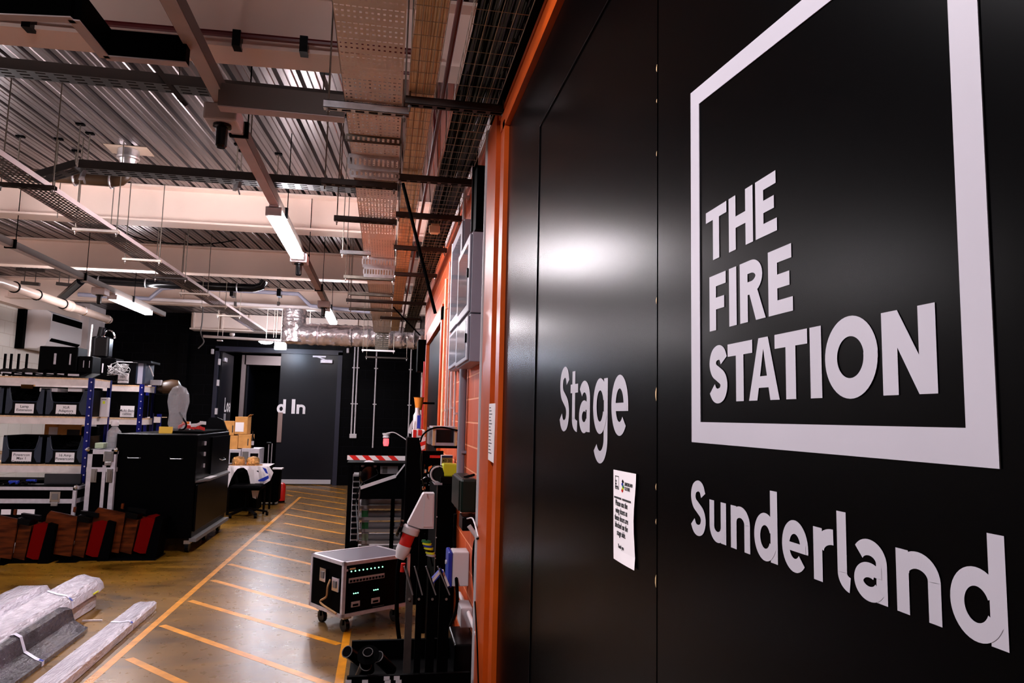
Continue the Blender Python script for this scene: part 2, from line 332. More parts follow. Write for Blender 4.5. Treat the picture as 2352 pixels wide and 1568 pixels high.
# ================================================================== THE SETTING
WX = .48; YF = 17.5; XL = -6.6; ZD = 3.87; ZB = 3.5
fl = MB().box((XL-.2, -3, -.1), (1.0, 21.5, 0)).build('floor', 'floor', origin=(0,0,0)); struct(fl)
ml = MB()
def strip(a, b, w0):
    a, b = Vector(a), Vector(b); d = (b-a).normalized(); n = Vector((-d.y, d.x, 0))*w0/2; z = Vector((0,0,.0008))
    ml.prism([a-n, b-n, b+n, a+n], z)
L0, L1 = onZ(195, 1574), onZ(690, 1141); L0.z = L1.z = 0; strip((L0.x, L0.y, 0), (L1.x, L1.y, 0), .055)
strip((-.20, 3.9, 0), (-.205, 9.3, 0), .055)
hatch = [((285,1512),(450,1583)), ((363,1436),(760,1573)), ((428,1379),(779,1479)), ((481,1332),(775,1411)), ((520,1295),(762,1352)), ((563,1262),(762,1306)), ((588,1240),(790,1276)),
         ((606,1216),(791,1251)), ((648,1201),(791,1226)), ((650,1180),(791,1204)), ((663,1167),(792,1188)), ((680,1154),(792,1171)), ((690,1142),(793,1157)), ((655,1135),(672,1139)), ((655,1126),(793,1145)), ((655,1114),(793,1133)), ((700,1110),(794,1125))]
for (a, b), in zip(hatch):
    A, B = onZ(*a), onZ(*b)
    if B.y < A.y-.0: pass
    strip((A.x+.03, A.y, 0), (B.x, B.y, 0), .058)
ml.build('painted_line', 'line', fl)
# ceiling deck: trapezoidal ribs running almost along the room
dk = MB(); A_R = math.radians(4.5); rd = Vector((math.sin(A_R), math.cos(A_R), 0)); rn = Vector((rd.y, -rd.x, 0))
prof = []; u = -9.5; k = 0
while u < 4.2:
    prof += [(u, 0), (u+.036, 0), (u+.042, .010), (u+.048, 0), (u+.085, 0), (u+.092, .006), (u+.098, 0), (u+.12, 0), (u+.127, .05), (u+.145, .05)]; u += .152
for (u0, z0), (u1, z1) in zip(prof, prof[1:]):
    a, b = rn*u0, rn*u1
    dk.face(a+rd*-4+Vector((0,0,ZD+z0)), b+rd*-4+Vector((0,0,ZD+z1)), b+rd*23+Vector((0,0,ZD+z1)), a+rd*23+Vector((0,0,ZD+z0)))
dk.cur = 0; struct(dk.build('ceiling', 'deck', origin=(0,0,0)))
struct(MB().box((XL-1, -4, ZD+.12), (2, 22, ZD+.2)).build('trim_1', 'blackm'))
# right wall: orange blockwork pierced by the two orange-framed doorways
D0, D1 = -1.9, 3.54; G0, G1 = 6.35, 8.75
wr = MB()
for y0, y1 in ((D1-.1, G0+.02), (G1-.02, 9.6)): wr.box((WX+.02, y0, 0), (WX+.24, y1, ZD+.1))
wr.box((WX+.02, D0-1.2, 3.06), (WX+.24, D1-.1, ZD+.1)); wr.box((WX+.02, D0-1.2, 0), (WX+.24, D0+.05, 3.06)); wr.box((WX+.02, G0+.02, 2.62), (WX+.24, G1-.02, ZD+.1))
struct(wr.build('wall_right', 'brick'))
struct(MB().box((.80, 9.6, 0), (.98, YF, ZD+.1)).box((WX+.24, 9.5, 0), (.98, 9.6, ZD+.1)).build('wall_right', 'brickblky'))
# back wall with the load-in doorway
DX0, DX1, DZ = -3.83, -1.02, 3.10
wb = MB().box((XL, YF, 0), (DX0, YF+.25, ZD+.1)).box((DX1, YF, 0), (.98, YF+.25, ZD+.1)).box((DX0, YF, DZ), (DX1, YF+.25, ZD+.1))
wb.box((-4.62, YF-.14, 0), (-4.42, YF, 3.4))
struct(wb.build('wall_back', 'brickblk'))
struct(MB().box((DX0-.3, YF+.25, 0), (DX0-.1, 21, 3.4)).box((DX1+.2, YF+.25, 0), (DX1+.4, 21, 3.4)).box((DX0-.3, 21, 0), (DX1+.4, 21.2, 3.4)).box((DX0-.3, YF+.25, 3.3), (DX1+.4, 21.2, 3.4)).build('wall_lobby', 'blackm'))
struct(MB().box((XL-.2, -3, 0), (XL, YF, ZD+.1)).build('wall_left', 'brickw'))
struct(MB().box((XL, -3, 3.42), (XL+.18, YF, 3.80)).build('trim_2', 'beam'))
struct(MB().box((XL-.2, -3.2, 0), (1.0, -3, ZD+.1)).build('wall_front', 'blackm'))
struct(MB().box((XL, YF-.9, 0), (XL+.35, YF, ZD)).build('trim_3', 'beamw'))
# ---- big stage doors
fr = MB()
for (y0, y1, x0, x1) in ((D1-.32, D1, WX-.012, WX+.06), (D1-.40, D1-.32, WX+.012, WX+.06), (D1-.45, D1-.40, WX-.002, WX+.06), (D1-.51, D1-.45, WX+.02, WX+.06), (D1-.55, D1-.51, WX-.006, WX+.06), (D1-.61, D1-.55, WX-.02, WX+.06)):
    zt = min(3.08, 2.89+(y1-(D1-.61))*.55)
    fr.mt('orange' if x0 < WX else 'orange_shaded'); fr.box((x0, y0, 0), (x1, y1, zt))
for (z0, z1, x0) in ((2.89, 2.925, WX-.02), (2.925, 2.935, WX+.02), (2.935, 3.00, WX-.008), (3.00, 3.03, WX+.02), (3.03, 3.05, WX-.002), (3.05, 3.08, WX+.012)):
    fr.mt('orange' if x0 < WX else 'orange_shaded'); fr.box((x0, D0, z0), (WX+.06, D1-.61+(z1-2.89)/.55-.001, z1))
dr1 = fr.build('door_1', None, origin=(WX, D1, 0)); struct(dr1, 'orange door frame of the tall black stage doors')
MB().box((WX-.02, D0, 3.082), (WX+.018, 3.4, 3.135)).build('head_gap_shade', 'blackm', dr1)  # black strip put in for the shade of the gap above the frame
SY = 1.227
lf = MB().box((WX, SY+.003, .01), (WX+.045, D1-.60, 2.885))
leafA = lf.build('door_leaf', 'door', dr1)
leafB = MB().box((WX, D0, .01), (WX+.045, SY-.003, 2.885)).build('door_leaf', 'door', dr1)
MB().box((WX-.004, 2.28, .3), (WX, 2.285, 2.62)).box((WX-.004, -.6, 2.62), (WX, 2.285, 2.625)).build('edge_seal', 'blackp', leafA)
ch = MB()
for py, s in ((157, .012), (232, .006), (353, .008), (905, .020), (690, .010), (1335, .018), (1118, .010), (1198, .008)):
    z = onX(1510, py, WX).z; ch.prism([(WX-.001, SY+.002, z-s*.6), (WX-.001, SY+.003+s*.12, z-s*.2), (WX-.001, SY+.002+s*.16, z+s*.25), (WX-.001, SY+.001, z+s*.6)], (-.0006, 0, 0))
tag(ch.build('chipped_edge', 'brass', leafA), 'splintered bare wood chips on the meeting edge', None)
UX = (0,-1,0)
def word(name, parent, items, base, s, sv=None):
    mb = MB()
    for c, yl, yr, h in items: letter(mb, c, (WX-.0005, yl, base), UX, yl-yr, h, s, sv)
    return mb.build(name, 'vinyl', parent)
word('logo_word', leafB, [('T',1.024,.956,.0785),('H',.949,.880,.0785),('E',.873,.820,.0785)], 1.893, .0205, .0165)
word('logo_word', leafB, [('F',1.013,.960,.083),('I',.950,.928,.083),('R',.918,.850,.083),('E',.843,.787,.083)], 1.786, .0215, .0175)
word('logo_word', leafB, [('S',1.015,.956,.081),('T',.956,.886,.081),('A',.896,.820,.081),('T',.830,.759,.081),('I',.754,.732,.081),('O',.725,.638,.083),('N',.632,.561,.081)], 1.680, .0215, .0175)
# logo frame: a square line frame
P = [(1591,212),(1591,1015),(2300,1075),(2250,0)]
fo = MB(); y0 = onX(1591,1015,WX).y; y1 = onX(2300,1075,WX).y; yi0 = onX(1611,969,WX).y; yi1 = onX(2222,980,WX).y; zb = 1.619; zi = onX(1611,969,WX).z; zt0 = onX(1591,212,WX).z; zt1 = onX(1845,0,WX).z
sl = (zt1-zt0)/(onX(1845,0,WX).y-y0); zti = onX(1611,235,WX).z
def zt(y): return zt0+sl*(y-y0)
x = WX-.0005
fo.prism([(x,y0,zb),(x,y1,zb),(x,y1,zi),(x,y0,zi)], (-.0012,0,0)).prism([(x,y0,zi),(x,yi0,zi),(x,yi0,zti),(x,y0,zt(y0))], (-.0012,0,0))
fo.prism([(x,yi1,zi),(x,y1,zi),(x,y1,zt(y1)),(x,yi1,zt(yi1))], (-.0012,0,0)).prism([(x,yi0,zti),(x,yi1,zti+sl*(yi1-yi0)),(x,y1,zt(y1)),(x,y0,zt(y0))], (-.0012,0,0))
fo.build('logo_frame', 'vinyl', leafB)
xh = .0575
word('lettering', leafB, [('S',1.083,1.029,.080),('u',1.018,.965,xh),('n',.951,.897,xh),('d',.887,.830,xh),('e',.820,.765,xh),('r',.755,.719,xh),('l',.712,.689,.080),('a',.685,.634,xh),('n',.622,.566,xh),('d',.557,.499,xh)], 1.480, .0165, .0135)
word('lettering', leafA, [('S',1.949,1.845,.167),('t',1.834,1.760,.119),('a',1.749,1.651,.121),('g',1.626,1.514,.121),('e',1.489,1.380,.121)], 1.621, .030, .0235)
# notice on the far leaf
nt = thing('paper_notice', 'white paper notice taped to the black stage door, bottom corner curling', 'notice', (WX-.004, 1.40, 1.36))
pb = MB(); TL, TR, BL, BR = [onX(*p, WX-.003) for p in ((1409,1078),(1461,1088),(1409,1282),(1459,1310))]
N = 8; cols = []
for i in range(N+1):
    t = i/N; a = TL.lerp(BL, t); b = TR.lerp(BR, t); b = b+Vector((0, .012*math.sin(math.pi*t)**2, 0)); bl = -.012*max(0, t-.93)*3
    cols.append([a.lerp(b, j/4)+Vector((bl*(j/4)+(-.001*math.sin(6*t+j) if t > .93 else 0), 0, 0)) for j in range(5)])
for i in range(N):
    for j in range(4): pb.face(cols[i][j], cols[i][j+1], cols[i+1][j+1], cols[i+1][j])
pb.build('sheet', 'paper', nt)
xx = WX-.0036; ym = (TL.y+TR.y)/2; W_ = TL.y-TR.y
def onp(u, z): return (xx, TL.y-u*W_, z)
lines = ['Please use the', 'wing doors as', 'these doors are', 'blocked on the', 'stage side.']
for i, l in enumerate(lines): textobj(l, .0165, onp(.39, TL.z-.070-i*.0145), ROT_WALL, 'ink', 'printed_text', nt, .0002, sx=.78)
textobj('Thank you', .011, onp(.38, TL.z-.152), ROT_WALL, 'ink', 'printed_text', nt, .0002, sx=.75)
textobj('SUNDERLAND\nCULTURE', .0095, onp(.53, TL.z-.026), ROT_WALL, 'ink', 'printed_text', nt, .0002, 'LEFT', sx=.75)
lg = MB().mt('ink')
def pr(u0, z0, u1, z1): lg.prism([onp(u0, z0), onp(u1, z0), onp(u1, z1), onp(u0, z1)], (-.0002,0,0))
z = TL.z
for a in ((.10, z-.037, .27, z-.0355), (.10, z-.012, .27, z-.0108), (.10, z-.037, .112, z-.011), (.262, z-.037, .27, z-.011), (.06, z-.056, .38, z-.0525), (.43, z-.056, .80, z-.0525)): pr(*a)
for i, (mm, u, zz) in enumerate((('blackm', .45, z-.019), ('bluep', .43, z-.025), ('green', .47, z-.029), ('yellow', .45, z-.033), ('red', .43, z-.037))):
    lg.mt(mm); lg.prism([onp(u, zz-.004), onp(u+.045, zz), onp(u, zz+.004), onp(u-.045, zz)], (-.0003,0,0))
lg.build('printed_logo', None, nt)
textobj('THE\nFIRE\nSTATION', .0058, onp(.115, TL.z-.0235), ROT_WALL, 'ink', 'printed_text', nt, .0002, 'LEFT', sx=.7)
# ---- second orange doorway further along the wall
g = MB().mt('orange')
g.box((WX-.005, G0-.02, 0), (WX+.08, G0+.12, 2.62)).box((WX-.005, G1-.12, 0), (WX+.08, G1+.02, 2.62)).box((WX-.005, G0-.02, 2.50), (WX+.08, G1+.02, 2.64))
d2 = g.build('door_2', None, origin=(WX, G0, 0)); struct(d2, 'orange frame of the second black doorway along the wall')
MB().box((WX+.03, G0+.12, .01), (WX+.07, G1-.12, 2.5)).build('door_leaf', 'black', d2)
# ---- load-in doors
d3 = MB().mt('grey3') if False else MB()
for a, b in (((DX1-.08, YF-.04, 0), (DX1+.02, YF+.26, DZ)), ((DX0-.02, YF-.04, 0), (DX0+.06, YF+.26, DZ)), ((DX0-.02, YF-.04, DZ-.07), (DX1+.02, YF+.26, DZ+.04))): d3.box(a, b)
M['dframe'] = mat('dark_door_frame', (.022, .022, .038), .35, spec=.3); M['ldoor'] = mat('blue_grey_door', (.0030, .0036, .0075), .30, spec=.28)
d3 = d3.build('door_3', 'dframe', origin=(DX1, YF, 0)); struct(d3, 'dark frame of the load in doors')
lr = MB().box((-2.40, YF+.02, .02), (-1.10, YF+.07, 3.03)).build('door_leaf', 'ldoor', d3)
MB().box((-2.27, YF+.005, .03), (-1.14, YF+.02, .13)).build('kick_plate', 'whtd', lr)
MB().bbox((-2.395, YF-.01, .97), (-2.29, YF+.018, 1.66), .006).build('push_plate', mat('bronze_plate', (.30, .20, .18), .4, .4), lr)
cl = MB().bbox((-1.50, YF-.07, 2.83), (-1.22, YF+.02, 2.92), .01).box((-1.68, YF-.05, 2.965), (-1.38, YF-.0, 3.0)).bar((-1.4, YF-.03, 2.92), (-1.62, YF-.03, 2.985), .02).build('door_closer', 'alu', lr)
mb = MB()
for c, x0, x1, h in (('d', 635, 655.5, .215), ('I', 669, 677, .335), ('n', 680.5, 701, .215)):
    a, b = onY(x0, 945, YF).x, onY(x1, 945, YF).x; letter(mb, c, (a, YF+.018, 1.635), (1,0,0), b-a, h, .062, .055, (0,-1,0), .003)
mb.build('lettering', 'paper', lr)
ll = MB().box((DX0+.07, YF+.07, .02), (DX0+.12, YF+1.35, 3.02)).build('door_leaf', 'ldoor', d3)
mb = MB()
for c, y0, y1, h in (('L', .60, .80, .335), ('o', .84, 1.06, .22), ('a', 1.10, 1.27, .22)): letter(mb, c, (DX0+.121, YF+y0, 1.64), (0,1,0), y1-y0, h, .06, .052, (1,0,0), .003)
mb.build('lettering', 'paper', ll)
for zz in (2.78, 2.3, 1.65, .6): MB().box((DX0+.055, YF-.05, zz-.07), (DX0+.09, YF+.08, zz+.07)).build('hinge', 'wht', ll)
MB().bbox((DX0+.12, YF+.15, 2.80), (DX0+.17, YF+.40, 2.90), .008).build('door_closer', 'alu', ll)
MB().box((DX0+.121, YF+.62, 1.12), (DX0+.128, YF+.80, 1.60)).build('push_plate', 'alu', ll)
d4 = MB().box((-3.55, 19.4, 2.86), (-1.5, 19.5, 3.10)).box((-3.62, 19.4, 0), (-3.52, 19.5, 3.1)).build('door_4', mat('taupe_frame', (.22, .17, .17), .5), origin=(-3.5, 19.4, 0)); struct(d4, 'inner door frame inside the load in lobby')
MB().box((-3.5, 19.5, .02), (-3.45, 20.6, 2.85)).build('door_leaf', 'ldoor', d4)
# ================================================================== CEILING STEEL AND SERVICES
def ibeam(name, y, z0, z1, x0, x1, label, slope=-.035, fw=.2, m='beam'):
    r = thing(name, label, 'beam', ((x0+x1)/2, y, z0), 'cream roof beams')
    d = Vector((1, slope, 0)).normalized(); a = Vector((x0, y+slope*x0, 0)); b = Vector((x1, y+slope*x1, 0)); n = Vector((-d.y, d.x, 0))
    def bb(n0, n1, q0, q1, nm):
        MB().prism([a+n*n0+Vector((0,0,q0)), b+n*n0+Vector((0,0,q0)), b+n*n1+Vector((0,0,q0)), a+n*n1+Vector((0,0,q0))], (0,0,q1-q0)).build(nm, m, r)
    bb(0, fw, z0, z0+.02, 'flange'); bb(fw/2-.008, fw/2+.008, z0+.02, z1-.02, 'web'); bb(0, fw, z1-.02, z1, 'flange')
    return r
b1 = ibeam('roof_beam', 3.68, ZB, ZD-.002, XL+.02, .46, 'nearest cream roof beam crossing the top left of the ceiling')
b2 = ibeam('roof_beam', 7.40, ZB, ZD-.002, XL+.02, .46, 'cream roof beam the nearest lit batten runs under', fw=.24)
b3 = ibeam('roof_beam', 10.12, ZB, ZD-.002, XL+.02, .46, 'third cream roof beam back, before the black waste pipe')
b4 = ibeam('roof_beam', 13.25, ZB, ZD-.002, XL+.02, .78, 'fourth cream roof beam back, above the silver duct')
r5 = thing('roof_beam', 'farthest cream beam with panels above the black back wall', 'beam', (-2, 17.2, 3.48), 'cream roof beams')
MB().box((-4.35, 17.2, 3.50), (.78, 17.45, 3.86)).build('web', 'beam', r5); MB().box((-4.35, 17.1, 3.47), (.78, 17.5, 3.50)).build('flange', 'beam', r5)
st = MB()
for k in range(9): st.box((-4.3+k*.6, 17.16, 3.5), (-4.27+k*.6, 17.2, 3.86))
st.build('stiffener', 'beam', r5)
# box the beams' faces with boarding as in the photo (smooth cream casing)
for y, fw in ((3.74, .2), (7.40, .24), (10.12, .2), (13.25, .2)):
    pass
sb = thing('steel_channel', 'white bolted steel channel above the orange door frame', 'beam', (WX+.0, 2.5, 3.22))
MB().box((WX+.002, .5, 3.14), (WX+.018, 6.3, 3.46)).build('web', 'beamw', sb); MB().box((WX-.05, .5, 3.46), (WX+.018, 6.3, 3.48)).build('flange', 'beamw', sb)
for yy in (1.9, 2.1, 2.5, 2.7, 3.2, 3.9, 4.4, 5.2): MB().lathe((WX+.002, yy, 3.19), [(.022,0),(.022,.012),(.014,.02),(0.001,.022)], 8, (-1,0,0)).build('bolt', 'beamw', sb)
# ---- lighting trunking with battens
def trunking(x, y0, y1, label):
    r = thing('lighting_trunking', label, 'trunking', (x, (y0+y1)/2, 3.18))
    MB().box((x-.03, y0, 3.18), (x+.03, y1, 3.185)).build('cover', 'trunk', r)
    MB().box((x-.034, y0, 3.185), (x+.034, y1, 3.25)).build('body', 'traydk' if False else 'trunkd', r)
    yy = y0+.5
    while yy < y1:
        MB().cyl((x+.05, yy, 3.2), (x+.05, yy, ZD), .004, 6).build('drop_rod', 'blackm', r); MB().box((x-.045, yy-.012, 3.17), (x+.055, yy+.012, 3.26)).build('bracket', 'blackm', r); yy += 1.7
    return r
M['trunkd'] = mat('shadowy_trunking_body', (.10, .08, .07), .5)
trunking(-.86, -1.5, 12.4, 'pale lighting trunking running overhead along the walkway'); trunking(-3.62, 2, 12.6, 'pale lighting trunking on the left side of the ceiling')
def batten(x, y0, label, L=1.55):
    r = thing('batten_light', label, 'ceiling light', (x, y0+L/2, 3.13), 'lit ceiling battens')
    MB().bbox((x-.060, y0+.03, 3.095), (x+.060, y0+L-.03, 3.158), .022).build('diffuser', 'led', r)
    MB().box((x-.035, y0, 3.159), (x+.035, y0+L, 3.178)).box((x-.057, y0, 3.10), (x+.057, y0+.029, 3.165)).box((x-.057, y0+L-.029, 3.10), (x+.057, y0+L, 3.165)).build('housing', 'wht', r)
    return r
batten(-.86, 5.45, 'lit white ceiling batten nearest the viewer, over the walkway'); batten(-.86, 10.5, 'lit batten on the walkway trunking just before the silver duct')
batten(-3.62, 10.3, 'lit batten on the left trunking near the wall heater')
batten(-.86, .2, 'lit batten overhead beside the stage doors, above the viewer'); batten(-3.62, 5.3, 'lit batten on the left trunking nearer the viewer')
rb = thing('batten_light', 'short lit batten hanging between two rods behind the silver duct', 'ceiling light', (-1.6, 15, 3.2), 'lit ceiling battens')
MB().box((-1.62, 14.6, 3.22), (-1.55, 15.6, 3.28)).build('diffuser', 'led', rb); MB().cyl((-1.585, 14.7, 3.27), (-1.585, 14.7, ZD), .006, 6).build('rod', 'galv', rb); MB().cyl((-1.585, 15.5, 3.27), (-1.585, 15.5, ZD), .006, 6).build('rod', 'galv', rb)
def sensor(x, y, label):
    r = thing('ceiling_sensor', label, 'sensor', (x, y, 3.05), 'sensor boxes under the trunking')
    MB().bbox((x-.08, y-.09, 3.09), (x+.08, y+.09, 3.18), .01).build('box', 'wht' if True else 'grey', r)
    MB().lathe((x, y-.02, 3.09), [(.045, 0), (.045, -.015), (.03, -.02), (.028, -.11), (.02, -.12)], 14).build('sensor_head', 'blackg', r)
    return r
p = onZ(507, 268, 3.14); sensor(-.86, p.y, 'pale sensor box with black snout under the walkway trunking, nearest')
p = onZ(203, 655, 3.14); sensor(-3.62, 9.9, 'small sensor box under the left trunking beside its batten')
p = onZ(746, 685, 3.14); sensor(-.86, 10.1, 'sensor box under the walkway trunking by the farther batten')
sensor(-.86, 7.15, 'little black sensor at the far end of the nearest batten')
# black angular trunking branch at top left
bt = thing('cable_trunking', 'black angular cable trunking with pale underside crossing the top left', 'trunking', (-1.6, 3.3, 3.2))
def seg(a, b, parent, wd=.05, mtop='blackm', mbot='trunk'):
    a, b = Vector(a), Vector(b); MB().bar(a, b, wd, .11).build('trunking_length', mtop, parent); MB().bar(a-Vector((0,0,.058)), b-Vector((0,0,.058)), wd-.008, .005).build('lid', mbot, parent)
pa, pb_, pc, pd = onZ(-60, 2, 3.16), onZ(172, 12, 3.16), onZ(244, 102, 3.16), onZ(432, 118, 3.16)
seg(pa, pb_, bt); seg(pb_, pc, bt); seg(pc, pd, bt)
bt2 = thing('cable_trunking', 'dark trunking crossing from the walkway lights to the perforated tray', 'trunking', (-.5, 3.5, 3.2)); seg(onZ(505, 222, 3.16), onZ(792, 250, 3.16), bt2, .075, 'trunkd')
# red-brown cable clipped along the first beam
rc_ = thing('clipped_cable', 'dark red cable clipped along the nearest roof beam', 'cable', (-1.5, 3.7, 3.5)); c = MB().tube([(XL+.5, 3.86, 3.545), (-4, 3.79, 3.55), (-2, 3.72, 3.545), (-.9, 3.685, 3.55), (.2, 3.645, 3.545)], .016, 8).build('cable', 'maroon', rc_)
for px in (72, 548, 700): q = onZ(px, 62+px*.094, 3.5); MB().box((q.x-.02, 3.635-q.x*.035, 3.485), (q.x+.02, 3.70-q.x*.035, 3.57)).build('clip', 'blackp', rc_)
# ---- slotted trays
def slotted(name, label, cat, P0, P1, w, m='traydk', lip=.05, hx=6, pitch=.05, holes=True, group=None, sidem=None):
    P0, P1 = Vector(P0), Vector(P1); d = (P1-P0); L = d.length; d.normalize(); n = Vector((d.y, -d.x, 0)).normalized(); up = n.cross(d)
    if up.z < 0: up = -up
    r = thing(name, label, cat, (P0+P1)/2, group); mb = MB()
    if holes:
        xs = [-w/2]; gap = w/hx
        for i in range(hx): xs += [-w/2+gap*(i+.28), -w/2+gap*(i+.72)]
        xs.append(w/2); yy = 0; row = 0
        while yy < L:
            y1 = min(yy+pitch*.45, L); mb.face(P0+d*yy-n*w/2, P0+d*yy+n*w/2, P0+d*y1+n*w/2, P0+d*y1-n*w/2); y2 = min(y1+pitch*.55, L)
            if y2 > y1:
                for i in range(0, len(xs), 2): mb.face(P0+d*y1+n*xs[i], P0+d*y1+n*xs[i+1], P0+d*y2+n*xs[i+1], P0+d*y2+n*xs[i])
            yy = y2; row += 1
    else: mb.face(P0-n*w/2, P0+n*w/2, P1+n*w/2, P1-n*w/2)
    mb.build('perforated_base', m, r)
    for s in (-1, 1): MB().prism([P0+n*s*w/2, P1+n*s*w/2, P1+n*s*w/2+up*lip, P0+n*s*w/2+up*lip], n*s*.002).build('side_lip', sidem or m, r)
    return r
# main perforated tray above the walkway edge
def big_tray():
    z = 3.06; HS = 1.45; r = thing('cable_tray', 'wide silver perforated cable tray overhead, left of the cable baskets', 'cable tray', (-.09, 6, z))
    def xr(y): return (-.235+.0015*y, .012+.004*y) 
    mb = MB(); y = .4; k = 0; holes = 12
    def sheet(y, y2, hs):
        a, b = xr(y); W = b-a
        if not hs: mb.face((a, y, z), (b, y, z), (b, y2, z), (a, y2, z)); return
        xs = [a]
        for i in range(holes): c = a+W*(i+.55)/(holes+.1); xs += [c-hs/2, c+hs/2]
        xs.append(b)
        for i in range(0, len(xs), 2): mb.face((xs[i], y, z), (xs[i+1], y, z), (xs[i+1], y2, z), (xs[i], y2, z))
    while y < 12.5:
        for g, h in ((.012, 0), (.0065, .0135), (.024, 0), (.0115, .0085), (.023, 0), (.0115, .0085), (.024, 0)):
            sheet(y, y+g, h); y += g
        y += 0
    mb.build('perforated_base', 'galv', r)
    for s in (0, 1): MB().prism([(xr(.4)[s], .4, z), (xr(12.5)[s], 12.5, z), (xr(12.5)[s], 12.5, z+.05), (xr(.4)[s], .4, z+.05)], (.002, 0, 0)).build('side_lip', 'galv', r)
    # stepped splice plates that face down the room
    for (ya, za, zb_, mm) in ((3.62, 3.06, 3.02, 'galvd'), (3.90, 3.06, 2.975, 'zinc'), (4.12, 3.05, 3.0, 'zinc'), (6.5, 3.06, 2.96, 'zinc'), (6.9, 3.05, 2.95, 'zinc')):
        q = MB(); a, b = xr(ya); n = 11; H_ = za-zb_; W = b-a
        q.box((a-.012, ya, za-H_*.25), (b+.004, ya+.003, za)); q.box((a-.012, ya, zb_), (b+.004, ya+.003, zb_+H_*.3))
        for i in range(n+1):
            c = a-.012+(W+.016)*i/n; q.box((c-.0065, ya, zb_+H_*.3), (c+.0065, ya+.003, za-H_*.25))
        q.build('splice_plate', mm, r)
    a, b = xr(12.5); q = MB()
    for i in range(9): q.box((a+.03, 12.5, 2.76+i*.034), (b-.02, 12.503, 2.76+i*.034+.024))
    for i in range(10): q.box((a+.03+i*(b-a-.05)/10, 12.5, 2.76), (a+.03+i*(b-a-.05)/10+.010, 12.503, 3.06))
    q.build('drop_section', 'galvd', r)
    return r
big_tray()
def strut(y, x0, x1, z, label, m='traydk', h=.04, rods=True):
    r = thing('support_channel', label, 'bracket', ((x0+x1)/2, y, z), 'channels carrying the cable trays')
    mb = MB(); mb.box((x0, y, z), (x1, y+.003, z+h)).box((x0, y+.038, z), (x1, y+.041, z+h)).box((x0, y, z+h-.003), (x1, y+.041, z+h))
    mb.box((x0, y, z), (x1, y+.010, z+.002)).box((x0, y+.031, z), (x1, y+.041, z+.002))
    n = int((x1-x0)/.06)
    for i in range(n): mb.box((x0+i*.06, y+.010, z), (x0+i*.06+.02, y+.031, z+.002))
    mb.build('slotted_channel', m, r)
    if rods:
        for xx in (x0+.02, x1-.02): MB().cyl((xx, y+.02, z-.03), (xx, y+.02, ZD), .0045, 6).build('drop_rod', 'galvd', r); MB().lathe((xx, y+.02, z-.012), [(.009, 0), (.009, .01)], 6).build('nut', 'zinc', r)
    return r
for i, (py, x0, x1, m, lb) in enumerate(((262, -.32, .06, 'zinc', 'bright slotted channel under the wide silver tray'), (236, .04, .50, 'traydk', 'dark channel under the cable baskets nearest the viewer'), (412, .02, .49, 'traydk', 'dark channel under the baskets behind the first'),
        (434, -.42, .03, 'traydk', 'dark channel under the silver tray beyond the splice plates'), (515, -.40, .04, 'traydk', 'dark channel crossing the silver tray below the pale beam'), (497, .03, .49, 'traydk', 'third dark channel under the baskets, above the grey cabinets'),
        (572, .03, .47, 'traydk', 'fourth dark channel under the cable baskets'), (590, -.42, -.16, 'zinc', 'short bright channel left of the silver tray'), (645, -.45, .06, 'galvd', 'grey channel under the dark end of the silver tray'), (632, .04, .47, 'traydk', 'fifth channel under the baskets'),
        (682, -.45, .06, 'galvd', 'thin channel towards the far end of the silver tray'), (697, -.5, .47, 'traydk', 'long dark channel spanning tray and baskets near the duct'), (716, -.5, .2, 'galvd', 'last channel before the silver duct'), (733, -.1, .47, 'traydk', 'far thin channel under the baskets'))):
    q = onZ(850, py, 3.0); strut(q.y, x0, x1, 3.015, lb, m, .035)
strut(12.4, -.40, .15, 2.72, 'white channel carrying the bottom of the tray drop', 'wht', .03)
strut(12.6, -.34, .38, 2.62, 'dark channel hanging below the tray drop', 'traydk', .03)
# ---- wire baskets with cables
def basket(label, x0a, x1a, x0b, x1b, y0, y1, z, cable_mats, ncab, bundle, pitch=.10, rr=.0016):
    r = thing('cable_basket', label, 'cable tray', ((x0a+x1a)/2, (y0+y1)/2, z), 'wire cable baskets by the wall'); mb = MB()
    def X(t, y): k = (y-y0)/(y1-y0); a = x0a+(x0b-x0a)*k; b = x1a+(x1b-x1a)*k; return a+(b-a)*t
    n = 5
    for i in range(n): t = i/(n-1); mb.tube([(X(t, y0), y0, z), (X(t, y1), y1, z)], rr, 5)
    for t in (0, 1): mb.tube([(X(t, y0), y0, z+.05), (X(t, y1), y1, z+.05)], rr, 5)
    y = y0
    while y < y1:
        mb.tube([(X(0, y), y, z+.05), (X(0, y), y, z), (X(1, y), y, z), (X(1, y), y, z+.05)], rr, 4); y += pitch if y < 8 else pitch*2
    mb.build('wire_basket', 'wire', r)
    b = thing('cable_bundle', bundle, 'cables', ((x0a+x1a)/2, (y0+y1)/2, z+.01)); b['kind'] = 'stuff'
    mbs = {m: MB() for m in cable_mats}; rng = random.Random(5)
    for i in range(ncab):
        m = cable_mats[i % len(cable_mats)] if rng.random() < .7 else rng.choice(cable_mats); t0 = .06+.88*(i+.5)/ncab; pts = []; ph = rng.random()*6; am = rng.uniform(.0, .05)
        yy = y0
        lay = rng.choice((0, 0, 1))
        while yy <= y1+.01: pts.append((X(min(.96, max(.04, t0+am*math.sin(yy*1.3+ph)+rng.uniform(-.015, .015))), yy), yy, z+.008+lay*.01+rng.uniform(0, .006))); yy += .22
        mbs[m].tube(pts, .0050 if len(cable_mats) < 4 else .0042, 5)
    b.name = 'cable_bundle'
    for m, q in mbs.items():
        o = q.build('cables', m, b); o['kind'] = 'stuff'
    return r
